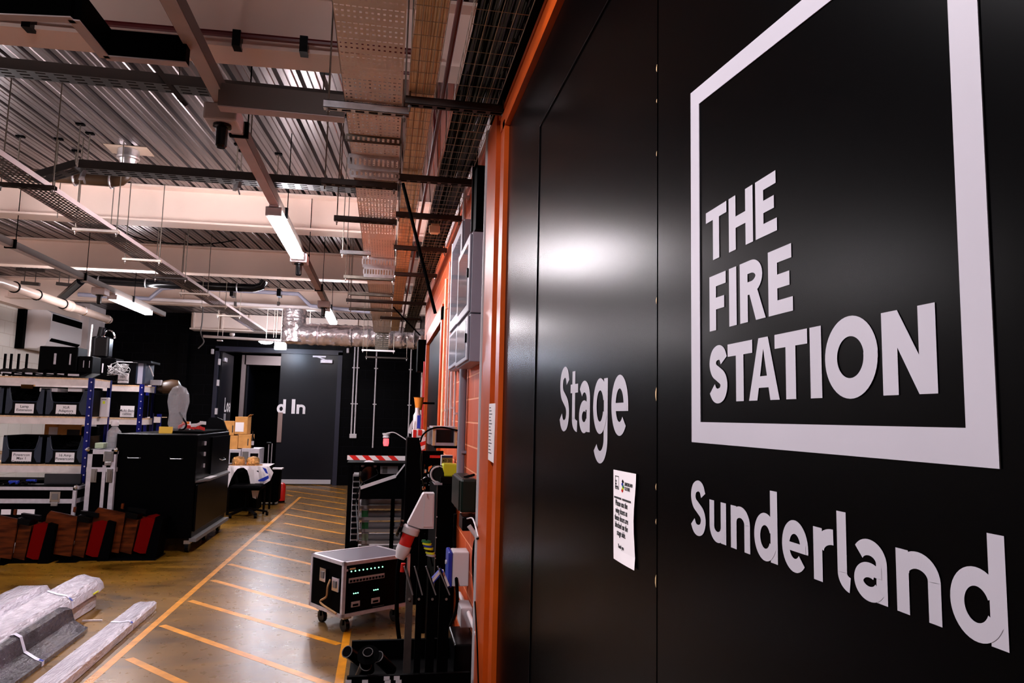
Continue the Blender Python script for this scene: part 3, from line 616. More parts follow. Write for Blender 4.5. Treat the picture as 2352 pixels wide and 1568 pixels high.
basket('wire basket full of tan cables beside the silver tray', .048, .165, .07, .20, .5, 12.5, 3.07, ['tan'], 34, 'tan and brown cables laid in the middle wire basket')
basket('wire basket full of dark green and blue cables nearest the orange door frame', .255, .455, .29, .46, .5, 12.8, 3.08, ['cteal', 'cblue', 'blackm', 'blackm', 'cteal'], 80, 'dark green and blue cables laid in the wall-side wire basket')
cm = thing('fire_alarm_conduit', 'dark red conduit running between the two wire baskets', 'pipe', (.22, 5, 3.1)); MB().tube([(.205, .5, 3.12), (.212, 4, 3.11), (.225, 9, 3.10), (.25, 12.8, 3.1)], .011, 8).build('pipe', 'maroon', cm, True)
MB().tube(catmull([(.02, 3.7, 3.45), (.1, 3.69, 3.44), (.17, 3.68, 3.38), (.205, 3.7, 3.2), (.21, 3.9, 3.12)], 5), .009, 8).build('branch', 'maroon', cm, True)
jb = thing('junction_box', 'beige junction box hung under the dark cable basket', 'box', (.33, 6, 2.98)); q = onZ(995, 520, 3.03)
MB().bbox((.275, q.y, 2.985), (.355, q.y+.02, 3.04), .004).build('cover', 'tan', jb); MB().bbox((.29, q.y+.03, 3.0), (.35, q.y+.12, 3.06), .004).build('body', 'tan', jb)
# diagonal braces
for a, b, lb in (((925, 420), (1000, 720), 'thin black diagonal brace in front of the cable baskets'), ((903, 705), (965, 770), 'far black diagonal brace dropping to the wall')):
    A = onX(*a, .06); B = onX(*b, .40) ; A = onZ(a[0], a[1], 3.0); B = onY(b[0], b[1], A.y+.15)
    tag(MB().bar(A, B, .014, .014).build('diagonal_brace', 'blackm'), lb, 'bracket')
# ---- left and cross trays
slotted('cable_tray', 'dark perforated cable tray slanting across the left of the ceiling', 'cable tray', (-2.42, 3.6, 3.13), (-2.30, 13.9, 3.13), .22, 'traydk', .035, 7, .045, sidem='trunk')
for i, (px, py) in enumerate(((245, 441), (248, 532), (360, 600), (416, 641), (478, 677), (520, 705), (542, 727))):
    q = onZ(px, py, 3.09); strut(q.y, -2.55, -2.2, 3.085, ['black', 'grey', 'thin grey', 'dark', 'far grey', 'farther grey', 'farthest grey'][i]+' channel under the left cable tray, '+['nearest', 'below the second beam', 'below the third beam', 'under the black pipe', 'over the back area', 'near the back', 'at its end'][i]+'', 'traydk' if i in (0, 3) else 'galv', .025)
c1 = slotted('cable_tray', 'black slotted tray crossing the ceiling just behind the nearest beam', 'cable tray', onZ(-40, 148, 3.42), onZ(790, 238, 3.42), .13, 'trayb', .06, 3, .09)if False else None
M['trayb'] = mat('black_tray', (.018, .015, .014), .55)
slotted('cable_tray', 'black slotted tray crossing the ceiling just behind the nearest beam', 'cable tray', onZ(-60, 160, 3.42), onZ(800, 244, 3.42), .11, 'trayb', .06, 3, .09)
slotted('cable_tray', 'short black tray dropping from the crossing tray near the beam', 'cable tray', onZ(342, 140, 3.55), onZ(420, 240, 3.30), .05, 'trayb', .02, 2, .05)
T2 = [onZ(p, q, 3.30) for p, q in ((188, 392), (920, 446))]
slotted('cable_tray', 'long black tray hung on rods across the ceiling before the pale beam', 'cable tray', T2[0], T2[1], .13, 'trayb', .06, 3, .09)
slotted('cable_tray', 'angled black tray piece joining the left tray to the long one', 'cable tray', onZ(85, 418, 3.20), onZ(186, 388, 3.30), .11, 'trayb', .05, 3, .09)
for i, (a, b) in enumerate((((47, 312), (40, 398)), ((135, 318), (122, 450)), ((185, 284), (180, 392)), ((207, 305), (200, 392)), ((175, 345), (172, 390)), ((582, 225), (570, 325)), ((547, 330), (538, 420)), ((556, 345), (548, 425)), ((640, 352), (636, 440)), ((790, 265), (780, 430)), ((415, 140), (408, 228)), ((745, 165), (742, 240)))):
    A = onZ(*a, ZD+.0); B = Vector((A.x, A.y, onY(b[0], b[1], A.y).z)); r = thing('drop_rod', 'thin threaded rod dropping from the ribbed ceiling deck', 'rod', (A.x, A.y, B.z), 'threaded rods hanging from the deck')
    MB().cyl(A, B, .005, 6).build('rod', 'galvd', r); MB().box(A-Vector((.03, .02, .012)), A+Vector((.03, .02, 0))).build('fixing_plate', 'blackm', r)
for i, (a, b) in enumerate((((137, 440), (135, 500)), ((185, 430), (177, 485)), ((262, 430), (250, 525)), ((370, 555), (366, 600)), ((422, 565), (420, 640)), ((160, 620), (158, 660)), ((232, 625), (232, 650)), ((425, 650), (424, 690)), ((467, 640), (465, 680)), ((519, 640), (517, 672)))):
    Y_ = 7.2 if i < 3 else (9.9 if i < 5 else 12.9); A = onY(*a, Y_); B = onY(*b, Y_); A.z = ZD
    tag(MB().cyl(A, (A.x, A.y, B.z), .004, 6).build('drop_rod', 'galvd'), ['thin steel rod hanging in front of the pale second beam', 'thin steel rod hanging in front of the third beam', 'thin steel rod hanging by the black waste pipe'][0 if i < 3 else (1 if i < 5 else 2)], 'rod', ['rods before the second beam', 'rods before the third beam', 'rods by the waste pipe'][0 if i < 3 else (1 if i < 5 else 2)])
for px, py, lb in ((190, 402, 'small silver clamp hanging from the long black tray, left end'), (545, 428, 'small silver clamp hanging from the long black tray beside the trunking')):
    q = onZ(px, py, 3.26); r = thing('beam_clamp', lb, 'clamp', q); MB().obox(q, .012, .05, .03, (1,.6,0), (-.6,1,0), (0,.5,1)).build('jaw', 'zinc', r); MB().cyl(q, q+Vector((.02, 0, -.06)), .006, 8).build('bolt', 'zinc', r)
# brown waste pipe with elbow up through the deck
wp = thing('waste_pipe', 'brown waste pipe with an elbow turning up into the ceiling deck', 'pipe', onZ(290, 420, 3.3)); 
V_ = onZ(296, 343, ZD); E_ = onY(262, 416, V_.y); A = onY(62, 400, V_.y)
vx = V_.x
MB().tube([A, A.lerp(E_, .5), E_, E_+Vector(((vx-E_.x)*.5, 0, .012)), E_+Vector(((vx-E_.x)*.85, 0, .05)), Vector((vx, E_.y, E_.z+.10)), Vector((vx, E_.y, E_.z+.17))], .050, 16).build('pipe', 'brownp', wp, True)
hz = ZD-E_.z-.16
MB().lathe((vx, E_.y, E_.z+.15), [(.052, 0), (.060, .01), (.075, hz*.35), (.088, hz*.4), (.092, hz*.5), (.085, hz*.55), (.085, hz)], 20).build('collar', 'zinc', wp, True)
MB().box((vx-.17, E_.y-.10, ZD-.006), (vx+.17, E_.y+.12, ZD-.001)).build('flashing', mat('smeared_sealant', (.45, .33, .25), .6), wp)
for t in (.55, .97): q = A.lerp(E_, t); MB().tube([q+Vector((0, math.sin(a)*.062, math.cos(a)*.062)) for a in [k*math.pi/8 for k in range(16)]], .008, 6, closed=True).build('pipe_clip', 'zinc', wp)
# drooping cable along third beam
dc = MB(); P_ = [onY(px, py, 7.1+.0) for px, py in ((60, 520), (150, 515), (230, 505))]
cabl(dc, [onY(px, py, 9.7) for px, py in ((245, 517), (330, 550), (420, 560), (500, 558), (570, 545), (640, 538), (700, 537), (760, 548), (830, 562))], .007); tag(dc.build('loose_cable', 'blackm', smooth=True), 'black cable drooping in front of the third roof beam', 'cable')
# black waste pipe and grey conduits further back
bp = thing('waste_pipe', 'thick black waste pipe with upturned end below the third beam', 'pipe', onY(400, 655, 11.5))
MB().tube([onY(px, py, 11.4) for px, py in ((188, 640), (300, 648), (420, 655), (545, 660), (585, 661), (600, 657), (608, 645))], .062, 14).build('pipe', 'blackg', bp, True)
for px in (228, 336, 545): q = onY(px, 648+(px-300)*.05, 11.4); MB().tube([q+Vector((0, math.sin(a)*.068, math.cos(a)*.068)) for a in [k*math.pi/8 for k in range(16)]], .009, 6, closed=True).build('pipe_clip', 'zinc', bp)
br = thing('waste_pipe', 'black branch pipe angling down to the pale pipe on the left', 'pipe', onY(160, 660, 12)); MB().tube([onY(186, 645, 11.5), onY(140, 685, 12.3)], .06, 14).build('pipe', 'blackg', br, True)
gc = thing('grey_conduit', 'slate grey conduit stepping down beside the thick black pipe', 'pipe', onY(600, 675, 12.6)); MB().tube([onY(px, py, 12.6) for px, py in ((455, 662), (560, 668), (685, 675), (713, 702), (745, 706), (850, 716))], .035, 10).build('pipe', 'grey', gc, True)
for px in (533, 641): MB().bbox(onY(px-5, 662, 12.55), onY(px+5, 682, 12.66)+Vector((0, .11, 0)), .004).build('coupling', 'blackp', gc); q = onY(px, 670, 12.6); MB().cyl(q, (q.x, q.y, ZD), .005, 6).build('rod', 'galvd', gc)
gc2 = thing('grey_conduit', 'slate grey conduit with a raised kink left of the cable tray', 'pipe', onY(350, 670, 12.6)); MB().tube([onY(px, py, 12.6) for px, py in ((180, 676), (290, 683), (343, 686), (372, 662), (402, 660))], .035, 10).build('pipe', 'grey', gc2, True)
wp2 = thing('white_pipe', 'long thin white pipe crossing below the fourth beam', 'pipe', onY(600, 700, 12.9)); MB().tube([onY(px, py, 12.9) for px, py in ((310, 685), (450, 692), (620, 702), (850, 712))], .03, 10).build('pipe', 'beamw', wp2, True)
for px in (541, 640): q = onY(px, 698, 12.9); MB().box(q-Vector((.02, .04, .035)), q+Vector((.02, .04, .035))).build('coupling', 'traydk', wp2); MB().cyl(q, (q.x, q.y, ZD), .005, 6).build('rod', 'galvd', wp2)
# big pale pipe on the left
lp = thing('heating_pipe', 'large glossy cream pipe running past the wall heater', 'pipe', (-4.6, 11, 3.13))
M['pipec'] = mat('cream_gloss_pipe', (.50, .38, .32), .28, noise=.15); M['heat'] = mat('white_heater_enamel', (.92, .88, .90), .35)
MB().tube([onX(-60, 640, -4.6)]+[Vector((-4.62, y, 3.14)) for y in (9.5, 11, 13.1)], .062, 18).build('pipe', 'pipec', lp, True)
for y in (9.9, 10.5, 11.3, 12.0, 13.0): MB().tube([Vector((-4.62+math.sin(a)*.067, y, 3.14+math.cos(a)*.067)) for a in [k*math.pi/8 for k in range(16)]], .010, 6, closed=True).build('pipe_clip', 'blackp' if y < 11.8 else 'chrome', lp)
MB().lathe((-4.62, 11.35, 3.14), [(.066, 0), (.085, .03), (.085, .10), (.075, .12), (.085, .16), (.085, .20), (.066, .23)], 18, (0,1,0)).build('pipe_joint', 'pipec', lp, True)
# spot hangers
for i, (px, py, wd) in enumerate(((70, 620, 64), (70, 651, 42), (148, 653, 36))):
    a, b = onY(px-wd/2, py-2, 12.4), onY(px+wd/2, py+2, 12.4); r = thing('hanging_bracket', 'dark strut hanging from paired rods above the pale pipe, '+('long upper one', 'short lower one', 'right hand one')[i], 'bracket', a)
    MB().bar(a, b, .05, .05).build('strut', 'traydk', r)
    for t in (.15, .75): q = a.lerp(b, t); MB().cyl(q, (q.x, q.y, ZD if i != 1 else q.z+.3), .006, 6).build('rod', 'traydk', r)
# wall heater
ac = thing('wall_heater', 'white box fan heater mounted high on the left wall', 'heater', (XL+.3, 16, 2.7))
a0, a1 = onX(96, 790, XL+.5), onX(180, 800, XL+.5); ya, yb = onX(106, 750, XL+.45).y, onX(181, 750, XL+.45).y; zt_, zb_ = 3.43, 2.72
mb = MB(); prf = [(0, zt_), (.42, zt_), (.50, zt_-.05), (.50, zb_+.22), (.44, zb_+.06), (.30, zb_), (0, zb_)]
mb.prism([(XL+.02+p[0], ya, p[1]) for p in prf], (0, yb-ya, 0)).build('casing', 'heat', ac)
MB().box((XL+.521, ya+.05, zt_-.19), (XL+.53, yb-.05, zt_-.06)).build('grille', 'blackm', ac); MB().prism([(XL+.525, ya+.08, zb_+.20), (XL+.525, yb-.08, zb_+.20), (XL+.36, yb-.08, zb_-.002), (XL+.36, ya+.08, zb_-.002)], (.004, 0, -.012)).build('outlet_louvre', 'blackm', ac)
MB().box((XL+.0, ya-.10, zb_-.02), (XL+.12, ya, zt_+.05)).build('mounting_bracket', 'blackm', ac)
M['whtglow'] = M['wht']
# silver duct
du = thing('foil_duct', 'crinkled silver foil duct crossing above the load in doors', 'duct', (-.6, 13.3, 2.85)); rng = random.Random(3)
def crinkle(mb, a):
    for v in mb.v: v += Vector((rng.uniform(-a, a), rng.uniform(-a, a), rng.uniform(-a, a)))
    return mb
crinkle(MB().tube([(-1.75+i*2.5/89, 13.3, 3.06) for i in range(90)], [.19+(.016 if i % 20 == 0 else 0)+.006*math.sin(i*.9) for i in range(90)], 34), .009).build('horizontal_duct', 'foil', du, True)
crinkle(MB().tube([(-1.63, 13.3, 2.9+i*.022) for i in range(28)], .20, 34), .009).build('vertical_duct', 'foil', du, True)
lo_ = thing('bulkhead_light', 'lit bulkhead lamp on the ceiling inside the load in lobby', 'light', (-2.7, 18.5, 3.2)); MB().lathe((-2.7, 18.5, 3.22), [(.001, -.05), (.12, -.035), (.16, 0), (.15, .02)], 20).build('diffuser', 'led', lo_, True); MB().bbox((-2.86, 18.34, 3.245), (-2.54, 18.66, 3.29), .01).build('base', 'wht', lo_)
# exit light, bulkhead and conduit rail near the load-in doors
ex = thing('exit_sign', 'glowing white exit sign box above the load in doors', 'sign', onY(643, 795, 16)); a, b = onY(631, 784, 16), onY(657, 803, 16); MB().bbox((a.x, 16, b.z), (b.x, 16.04, a.z), .008).build('lit_panel', 'exit', ex); MB().box((a.x-.01, 15.98, a.z), (b.x+.02, 16.06, a.z+.05)).build('housing', 'wht', ex)
MB().cyl(((a.x+b.x)/2, 16.02, a.z+.04), ((a.x+b.x)/2, 16.02, ZD), .006, 6).build('rod', 'galv', ex)
q = onY(611, 785, 15.8); MB_S = 1; bl = thing('bulkhead_light', 'small oval lit bulkhead lamp beside the exit sign', 'light', q); bm_ = MB(); bm_.lathe(q, [(.001, -.05), (.10, -.035), (.15, 0), (.12, .02)], 20).build('diffuser', 'led', bl, True); MB().bbox(q+Vector((-.16, -.05, .02)), q+Vector((.16, .05, .06)), .01).build('base', 'wht', bl); MB().cyl(q+Vector((0, 0, .05)), (q.x, q.y, ZD), .006, 6).build('rod', 'galv', bl)
cr = thing('conduit_rail', 'thin white conduit rail hung from rods near the back wall', 'pipe', onY(550, 775, 15)); a, b = onY(467, 772, 15.2), onY(652, 783, 15.2); MB().tube([a, b], .028, 10).build('rail', 'beamw', cr, True)
for px in (500, 511, 628, 634): q = onY(px, 775, 15.2); MB().cyl(q, (q.x, q.y, ZD), .005, 6).build('rod', 'galv', cr)
MB().lathe(onY(533, 772, 15.1), [(.03, 0), (.05, .02), (.05, .06)], 12).build('fitting', 'wht', cr); MB().box(onY(498, 780, 15.1), onY(512, 784, 15.2)).build('bracket', 'wht', cr)
cp = MB(); cabl(cp, [onY(px, py, 15.2) for px, py in ((467, 700), (464, 740), (461, 765), (468, 785), (455, 800))], .012); tag(cp.build('loose_cable', 'cgrey', smooth=True), 'grey cable hanging by the left end of the conduit rail', 'cable')
# white conduits on the black back wall
for x0, x1, t, bt_, lb in ((815.5, 806, 800, 1000, 'white vertical conduit pair on the black wall, left one'), (823, 813, 800, 1000, 'white vertical conduit pair on the black wall, right one'), (865, 856.5, 818, 1028, 'single white vertical conduit in the middle of the black wall'), (945, 936, 805, 1005, 'white vertical conduit at the right end of the black wall')):
    a, b = onY(x0, t, YF-.03), onY(x1, bt_, YF-.03); r = thing('wall_conduit', lb, 'conduit', (a.x, YF-.03, b.z), 'white conduits on the back wall')
    MB().cyl((a.x, YF-.03, b.z), (a.x, YF-.03, 3.86), .018, 10).build('pipe', 'wht', r, True)
    for z_ in (1.9, 2.75): MB().box((a.x-.045, YF-.04, z_-.012), (a.x+.045, YF-.0, z_+.012)).build('saddle', 'wht', r)
a = onY(803, 996, YF-.04); b = onY(818, 1004, YF-.04); r = thing('socket_outlet', 'white double socket plate at the foot of the conduit pair', 'socket', (a.x, YF-.02, b.z)); MB().bbox((a.x, YF-.06, b.z-.02), (a.x+.16, YF-.005, b.z+.08), .006).build('plate', 'wht', r); 
r = thing('wall_sensor', 'small white sensor on the wall right of the load in doors', 'sensor', onY(799, 805, YF-.05)); q = onY(799, 805, YF-.06); MB().bbox(q-Vector((.03, .03, .06)), q+Vector((.03, .05, .06)), .015).build('body', 'wht', r)
r = thing('wall_sensor', 'small white sensor on the wall left of the load in doors', 'sensor', onY(488, 807, YF-.05)); q = onY(488, 807, YF-.06); MB().bbox(q-Vector((.03, .03, .06)), q+Vector((.03, .05, .06)), .015).build('body', 'wht', r)
# ================================================================== LEFT SIDE
def quadY(pts, Y): return [onY(px, py, Y) for px, py in pts]
def card(name, lab, cat, px0, py0, px1, py1, Y, d, m='card', group=None, marks=(), r=.006):
    a, b = onY(px0, py1, Y), onY(px1, py0, Y); x0, x1 = a.x, onY(px1, py1, Y).x; z0, z1 = a.z, b.z
    t = thing(name, lab, cat, ((x0+x1)/2, Y+d/2, z0), group)
    MB().bbox((x0, Y, z0), (x1, Y+d, z1), r).build('body', m, t)
    for (u0, v0, u1, v1, mm, nm) in marks:
        MB().box((x0+(x1-x0)*u0, Y-.003, z0+(z1-z0)*v0), (x0+(x1-x0)*u1, Y+.001, z0+(z1-z0)*v1)).build(nm, mm, t)
    return t, (x0, x1, z0, z1)
# ---- racking
def rack(label, Y0, d, x0, x1, ztop, zs, post_l=True):
    r = thing('storage_rack', label, 'rack', (x1, Y0, 0), 'blue post storage racks')
    posts = [(x1, Y0), (x1, Y0+d)]+([(x0, Y0), (x0, Y0+d)] if post_l else [])
    for (x, y) in posts:
        s = 1 if y == Y0 else -1
        pm = MB().box((x-.055, y, 0), (x, y+s*.004, ztop)).box((x-.004, y, 0), (x, y+s*.05, ztop)); p = pm.build('upright_post', 'blue', r)
        h = MB(); zz = ztop-.05
        while zz > .1: h.lathe((x-.02, y-.001, zz), [(.009, 0), (.009, .0015)], 8, (0, -1, 0)); zz -= .10
        h.build('slot_holes', 'wht', p)
    for z in zs:
        s = MB().box((x0, Y0+.004, z-.018), (x1-.005, Y0+d-.004, z)).build('shelf_board', 'ply', r)
        MB().box((x0, Y0+.006, z-.095), (x1-.056, Y0+.012, z-.012)).box((x1-.012, Y0+.05, z-.095), (x1-.006, Y0+d-.05, z-.012)).build('shelf_beam', 'shelf', s)
    return r
RY = 9.45; q = onY(210, 868, RY); RX = onY(215, 868, RY).x
zs = [onY(120, 866, RY).z, onY(100, 955, RY).z, onY(100, 1066, RY).z, .18]
rack('cream shelved rack with blue posts, nearest, holding the labelled navy bins', RY, .62, -5.75, RX, q.z, zs)
RY2 = 11.35; q2 = onY(325, 882, RY2)
rack('second blue post rack, behind and right of the bin rack', RY2, .6, -5.6, onY(330, 882, RY2).x, q2.z, [onY(300, 884, RY2).z, onY(300, 960, RY2).z, 1.0, .2])
RX2 = onY(330, 882, RY2).x
# labelled bins
def crate(label, x0, x1, z0, h, y0, d, text, label_w=.5):
    t = thing('storage_bin', label, 'bin', ((x0+x1)/2, y0, z0), 'navy picking bins'); w = x1-x0; mb = MB(); th = .008
    # front with a deep scoop
    sc_ = [(x0+w*.0, z0), (x1, z0), (x1, z0+h), (x1-w*.08, z0+h)]+[(x1-w*(.08+.10*(1-math.cos(a))*1.2+.0), z0+h-h*.50*math.sin(a)) for a in [math.pi/2*k/6 for k in range(1, 7)]]
    sc_ += [(x0+w*(.08+.10*(1-math.cos(a))*1.2), z0+h-h*.50*math.sin(a)) for a in [math.pi/2*k/6 for k in range(6, 0, -1)]]+[(x0+w*.08, z0+h), (x0, z0+h)]
    mb.prism([(x, y0, z) for x, z in sc_], (0, th, 0))
    mb.box((x0, y0+th, z0), (x0+th, y0+d, z0+h)).box((x1-th, y0+th, z0), (x1, y0+d, z0+h)).box((x0+th, y0+d-th, z0), (x1-th, y0+d, z0+h)).box((x0+th, y0+th, z0), (x1-th, y0+d-th, z0+th))
    mb.build('tub', 'blackp', t)
    MB().tube([(x, y0-.004, z) for x, z in sc_[3:-1]], .006, 6).build('rim', 'navy', t)
    for s, xa in ((1, x0), (-1, x1)): MB().prism([(xa, y0-.004, z0+.02), (xa+s*w*.10, y0-.004, z0+.02), (xa+s*w*.18, y0-.004, z0+h*.25), (xa+s*w*.18, y0-.004, z0+h*.45), (xa+s*w*.09, y0-.004, z0+h*.95), (xa, y0-.004, z0+h*.95)], (0, .004, 0)).build('front_rib', 'navy', t)
    l0 = x0+w*.26; pl = MB().box((l0, y0-.008, z0+h*.08), (l0+w*label_w, y0-.005, z0+h*.42)).build('paper_label', 'paper', t)
    textobj(text, h*.13, (l0+w*label_w/2, y0-.009, z0+h*.28), ROT_CAM, 'ink', 'label_text', pl, .0003)
    mi = MB(); rng = random.Random(len(text)*7)
    for k in range(5): cabl(mi, [(x0+w*rng.uniform(.15, .85), y0+rng.uniform(.05, d-.1), z0+h*rng.uniform(.3, .8)) for _ in range(4)], .010)
    oo = mi.build('contents', 'blackm', t); oo['kind'] = 'stuff'
    return t
def pxx(px, py=950, Y=RY): return onY(px, py, Y).x
h_ = (onY(150, 893, RY).z-zs[1])
crate('navy open bin labelled Lamp Extension on the middle shelf', pxx(10), pxx(97), zs[1]+.002, h_, RY+.01, .5, 'Lamp\nExtension')
crate('navy open bin labelled XLR Adaptors on the middle shelf', pxx(103), pxx(196), zs[1]+.002, h_, RY+.01, .5, 'XLR\nAdaptors\nshort cables')
h2 = (onY(150, 1002, RY).z-zs[2])
crate('navy open bin labelled Powercon on the lower shelf', pxx(3, 1050), pxx(93, 1050), zs[2]+.002, h2, RY+.01, .5, 'Powercon\nMax 1\nConnectors')
crate('navy open bin labelled 16 Amp on the lower shelf', pxx(104, 1050), pxx(191, 1050), zs[2]+.002, h2, RY+.01, .5, '16 Amp\nPowerconn')
crate('navy bin cut off by the left edge of the photo, middle shelf', pxx(-90), pxx(3), zs[1]+.002, h_, RY+.01, .5, 'XLR')
zz = zs[2]+.002
for px0, py0, px1, lab, m, mk in ((97, 974, 128, 'orange and white carton behind the lower bins', 'card', [(.35, .1, 1, .9, 'paper', 'label')]), (128, 973, 182, 'brown printed carton behind the 16 amp bin', 'card', [(.4, .55, .95, .8, 'ink', 'printed_text')])):
    card('cardboard_box', lab, 'box', px0, py0, px1, 1040, RY+.515, .08, m, 'cartons on the lower shelf', mk)
card('cardboard_box', 'cardboard carton peeping out under the top shelf', 'box', 46, 882, 75, 900, RY+.525, .06, 'card'); bpy.data.objects
for px0, px1, lab in ((90, 132, 'white flat carton lying on the bins under the top shelf, left'), (155, 188, 'white flat carton lying on the bins under the top shelf, right')):
    t_, (x0, x1, z0, z1) = card('flat_box', lab, 'box', px0, 891, px1, 899, RY+.10, .3, 'wht', 'white cartons on the bins')
# things at the right end of the rack
t_, bb_ = card('spray_can_box', 'tall narrow white carton standing at the right end of the middle shelf', 'box', 227, 913, 245, 957, 9.72, .08, 'wht', None, [(.35, .68, .65, .82, 'yellow', 'logo_patch'), (.2, .88, .8, .92, 'cgrey', 'printed_text')])
t_.location.x -= 0
# on the top shelf: folded stands and black cases
zt = zs[0]+.003
for i in range(7):
    px = 20+i*24; a = onY(px, 852, RY+.1); b = onY(px+34, 856, RY+.25); a.z = zt+.05+.01*(i % 3); b.z = zt+.04
    r = thing('music_stand', 'folded black music stand desk lying on the top shelf, '+['far left', 'second from left', 'third from left', 'under the black case', 'right of the black case', 'near the post', 'by the long black box'][i], 'stand', a, 'folded stands on the top shelf')
    MB().obox((a+b)/2, .19, .14, .006, (1, .1, -.10+.05*(i % 2)), (0, 1, .25)).build('desk', 'blackp', r); MB().box((a.x-.05, RY+.03, zt+.02), (b.x+.0, RY+.045, zt+.045)).build('ledge_strip', 'alu', r); MB().cyl((a.x, RY+.2, zt+.012), (b.x+.1, RY+.25, zt+.012), .010, 8).build('tube_leg', 'blackm', r)
q = onY(20, 823, RY+.3)
for i, px in enumerate((12, 26, 43, 62)):
    a = onY(px, 812, RY+.4); MB_ = MB().box((a.x-.012, RY+.4, zt), (a.x+.012, RY+.42, a.z)); tag(MB_.build('stand_pole', 'blackm'), 'black upright pole end sticking up behind the folded stands, '+('first', 'second', 'third', 'fourth')[i]+' from the left', 'pole', 'poles on the top shelf')
def case(label, px0, py0, px1, py1, Y, d, m='black', extra=True):
    t, (x0, x1, z0, z1) = card('equipment_case', label, 'case', px0, py0, px1, py1, Y, d, m, 'black cases on the racks', (), .012)
    if extra: MB().bbox((x0+(x1-x0)*.40, Y-.012, z0+(z1-z0)*.35), (x0+(x1-x0)*.46, Y, z0+(z1-z0)*.75), .003).bbox((x0+(x1-x0)*.80, Y-.012, z0+(z1-z0)*.35), (x0+(x1-x0)*.84, Y, z0+(z1-z0)*.75), .003).build('latch', 'alu', t)
    return t
case('large black equipment case on the top shelf under the wall heater', 85, 797, 175, 858, RY+.28, .3)
case('lower black equipment case beside the large one on the top shelf', 176, 818, 210, 858, RY+.30, .28)
case('black equipment case on the second rack left of the rag bundle', 212, 822, 262, 874, RY2+.1, .35)
# chain hoist like black fixture upright
hm = thing('stage_lantern', 'black stage lantern standing upright on the second rack', 'lantern', onY(232, 822, RY2+.3)); q = onY(230, 822, RY2+.3)
MB().bbox(q+Vector((-.12, -.08, 0)), q+Vector((.13, .12, .32)), .03).build('body', 'blackg', hm); MB().cyl(q+Vector((-.02, 0, .32)), q+Vector((0, 0, .46)), .05, 12).build('lens_tube', 'blackg', hm, True)
MB().tube([q+Vector((.10+.08*math.cos(a), 0, .30+.12*math.sin(a))) for a in [math.pi*k/8 for k in range(9)]], .012, 6).build('yoke', 'chrome', hm)
ch_ = MB(); cabl(ch_, [onY(px, py, RY2+.15) for px, py in ((212, 745), (208, 780), (205, 815), (198, 835), (204, 850))], .012); tag(ch_.build('chain', 'wht', smooth=True), 'white chain hanging left of the upright black lantern', 'chain')
rg = thing('rag_bundle', 'white stringy rag bundle hung over the crate on the second rack', 'cloth', onY(277, 870, RY2)); mb = MB(); rng = random.Random(4); c0 = onY(272, 850, RY2-.03)
for k in range(16): cabl(mb, [c0+Vector((rng.uniform(-.15, .15), rng.uniform(-.05, .0), rng.uniform(-.08, .10))) for _ in range(4)], .005, 5, 3)
mb.build('strings', 'rag', rg); t_ = thing('storage_crate', 'clear crate with white paper label on the second rack', 'crate', onY(285, 880, RY2+.02)); a, b = onY(268, 881, RY2+.02), onY(313, 831, RY2+.02)
MB().box(a, (b.x, RY2+.5, b.z)).build('tub', 'blackp', t_); l_ = MB().box(onY(270, 879, RY2), Vector((onY(296, 860, RY2).x, RY2+.012, onY(296, 857, RY2).z))).build('paper_label', 'paper', t_); textobj('HPL\nLanterns /\nLamps', .045, onY(283, 868, RY2-.008), ROT_CAM, 'ink', 'label_text', l_)
MB().box((a.x-.02, RY2+.0, b.z-.012), (b.x+.02, RY2+.5, b.z)).build('rim', 'whtd', t_)
t_, bb_ = card('storage_crate', 'slate grey lidded crate on the right end of the second rack', 'crate', 309, 832, 332, 881, RY2+.05, .4, 'navy', None, [(.25, 0, .75, .95, 'grey', 'rib')])
MB().box((bb_[0]-.03, RY2, bb_[3]-.01), (bb_[1]+.08, RY2+.45, bb_[3]+.02)).build('lid', 'blackp', t_)
cb = MB(); cabl(cb, [onY(px, py, RY2+.2) for px, py in ((337, 833), (345, 845), (350, 858), (352, 864))], .010); tag(cb.build('loose_cable', 'wht', smooth=True), 'white cable trailing over the slate crate lid', 'cable')
lh = thing('work_light', 'brown headed work light on a white bar right of the racks', 'lamp', onY(385, 900, RY2+.3)); MB().bbox(onY(330, 884, RY2+.3), onY(374, 873, RY2+.36), .01).build('bar', 'whtd', lh); q = onY(390, 890, RY2+.33)
MB().lathe(q+Vector((0, .1, 0)), [(.02, -.2), (.11, -.12), (.13, 0), (.11, .1), (.02, .14)], 16, (1, .2, .1)).build('lamp_head', 'brownp', lh, True); MB().bbox(q+Vector((-.22, 0, -.40)), q+Vector((.08, .25, -.08)), .03).build('housing', 'blackm', lh); MB().cyl(q+Vector((-.02, .12, -.4)), (q.x-.02, q.y+.12, 0), .02, 8).build('pole', 'blackm', lh)
t_ = thing('storage_bin', 'black bin with paper label on the second rack', 'bin', onY(290, 955, RY2)); a, b = onY(276, 958, RY2+.02), onY(318, 906, RY2+.02); MB().box(a, (b.x, RY2+.5, b.z)).build('tub', 'blackp', t_); l_ = MB().box(onY(275, 957, RY2), Vector((onY(309, 930, RY2).x, RY2+.012, onY(309, 932, RY2).z))).build('paper_label', 'paper', t_); textobj('Multi-Band\ncables', .05, onY(292, 945, RY2-.008), ROT_CAM, 'ink', 'label_text', l_)
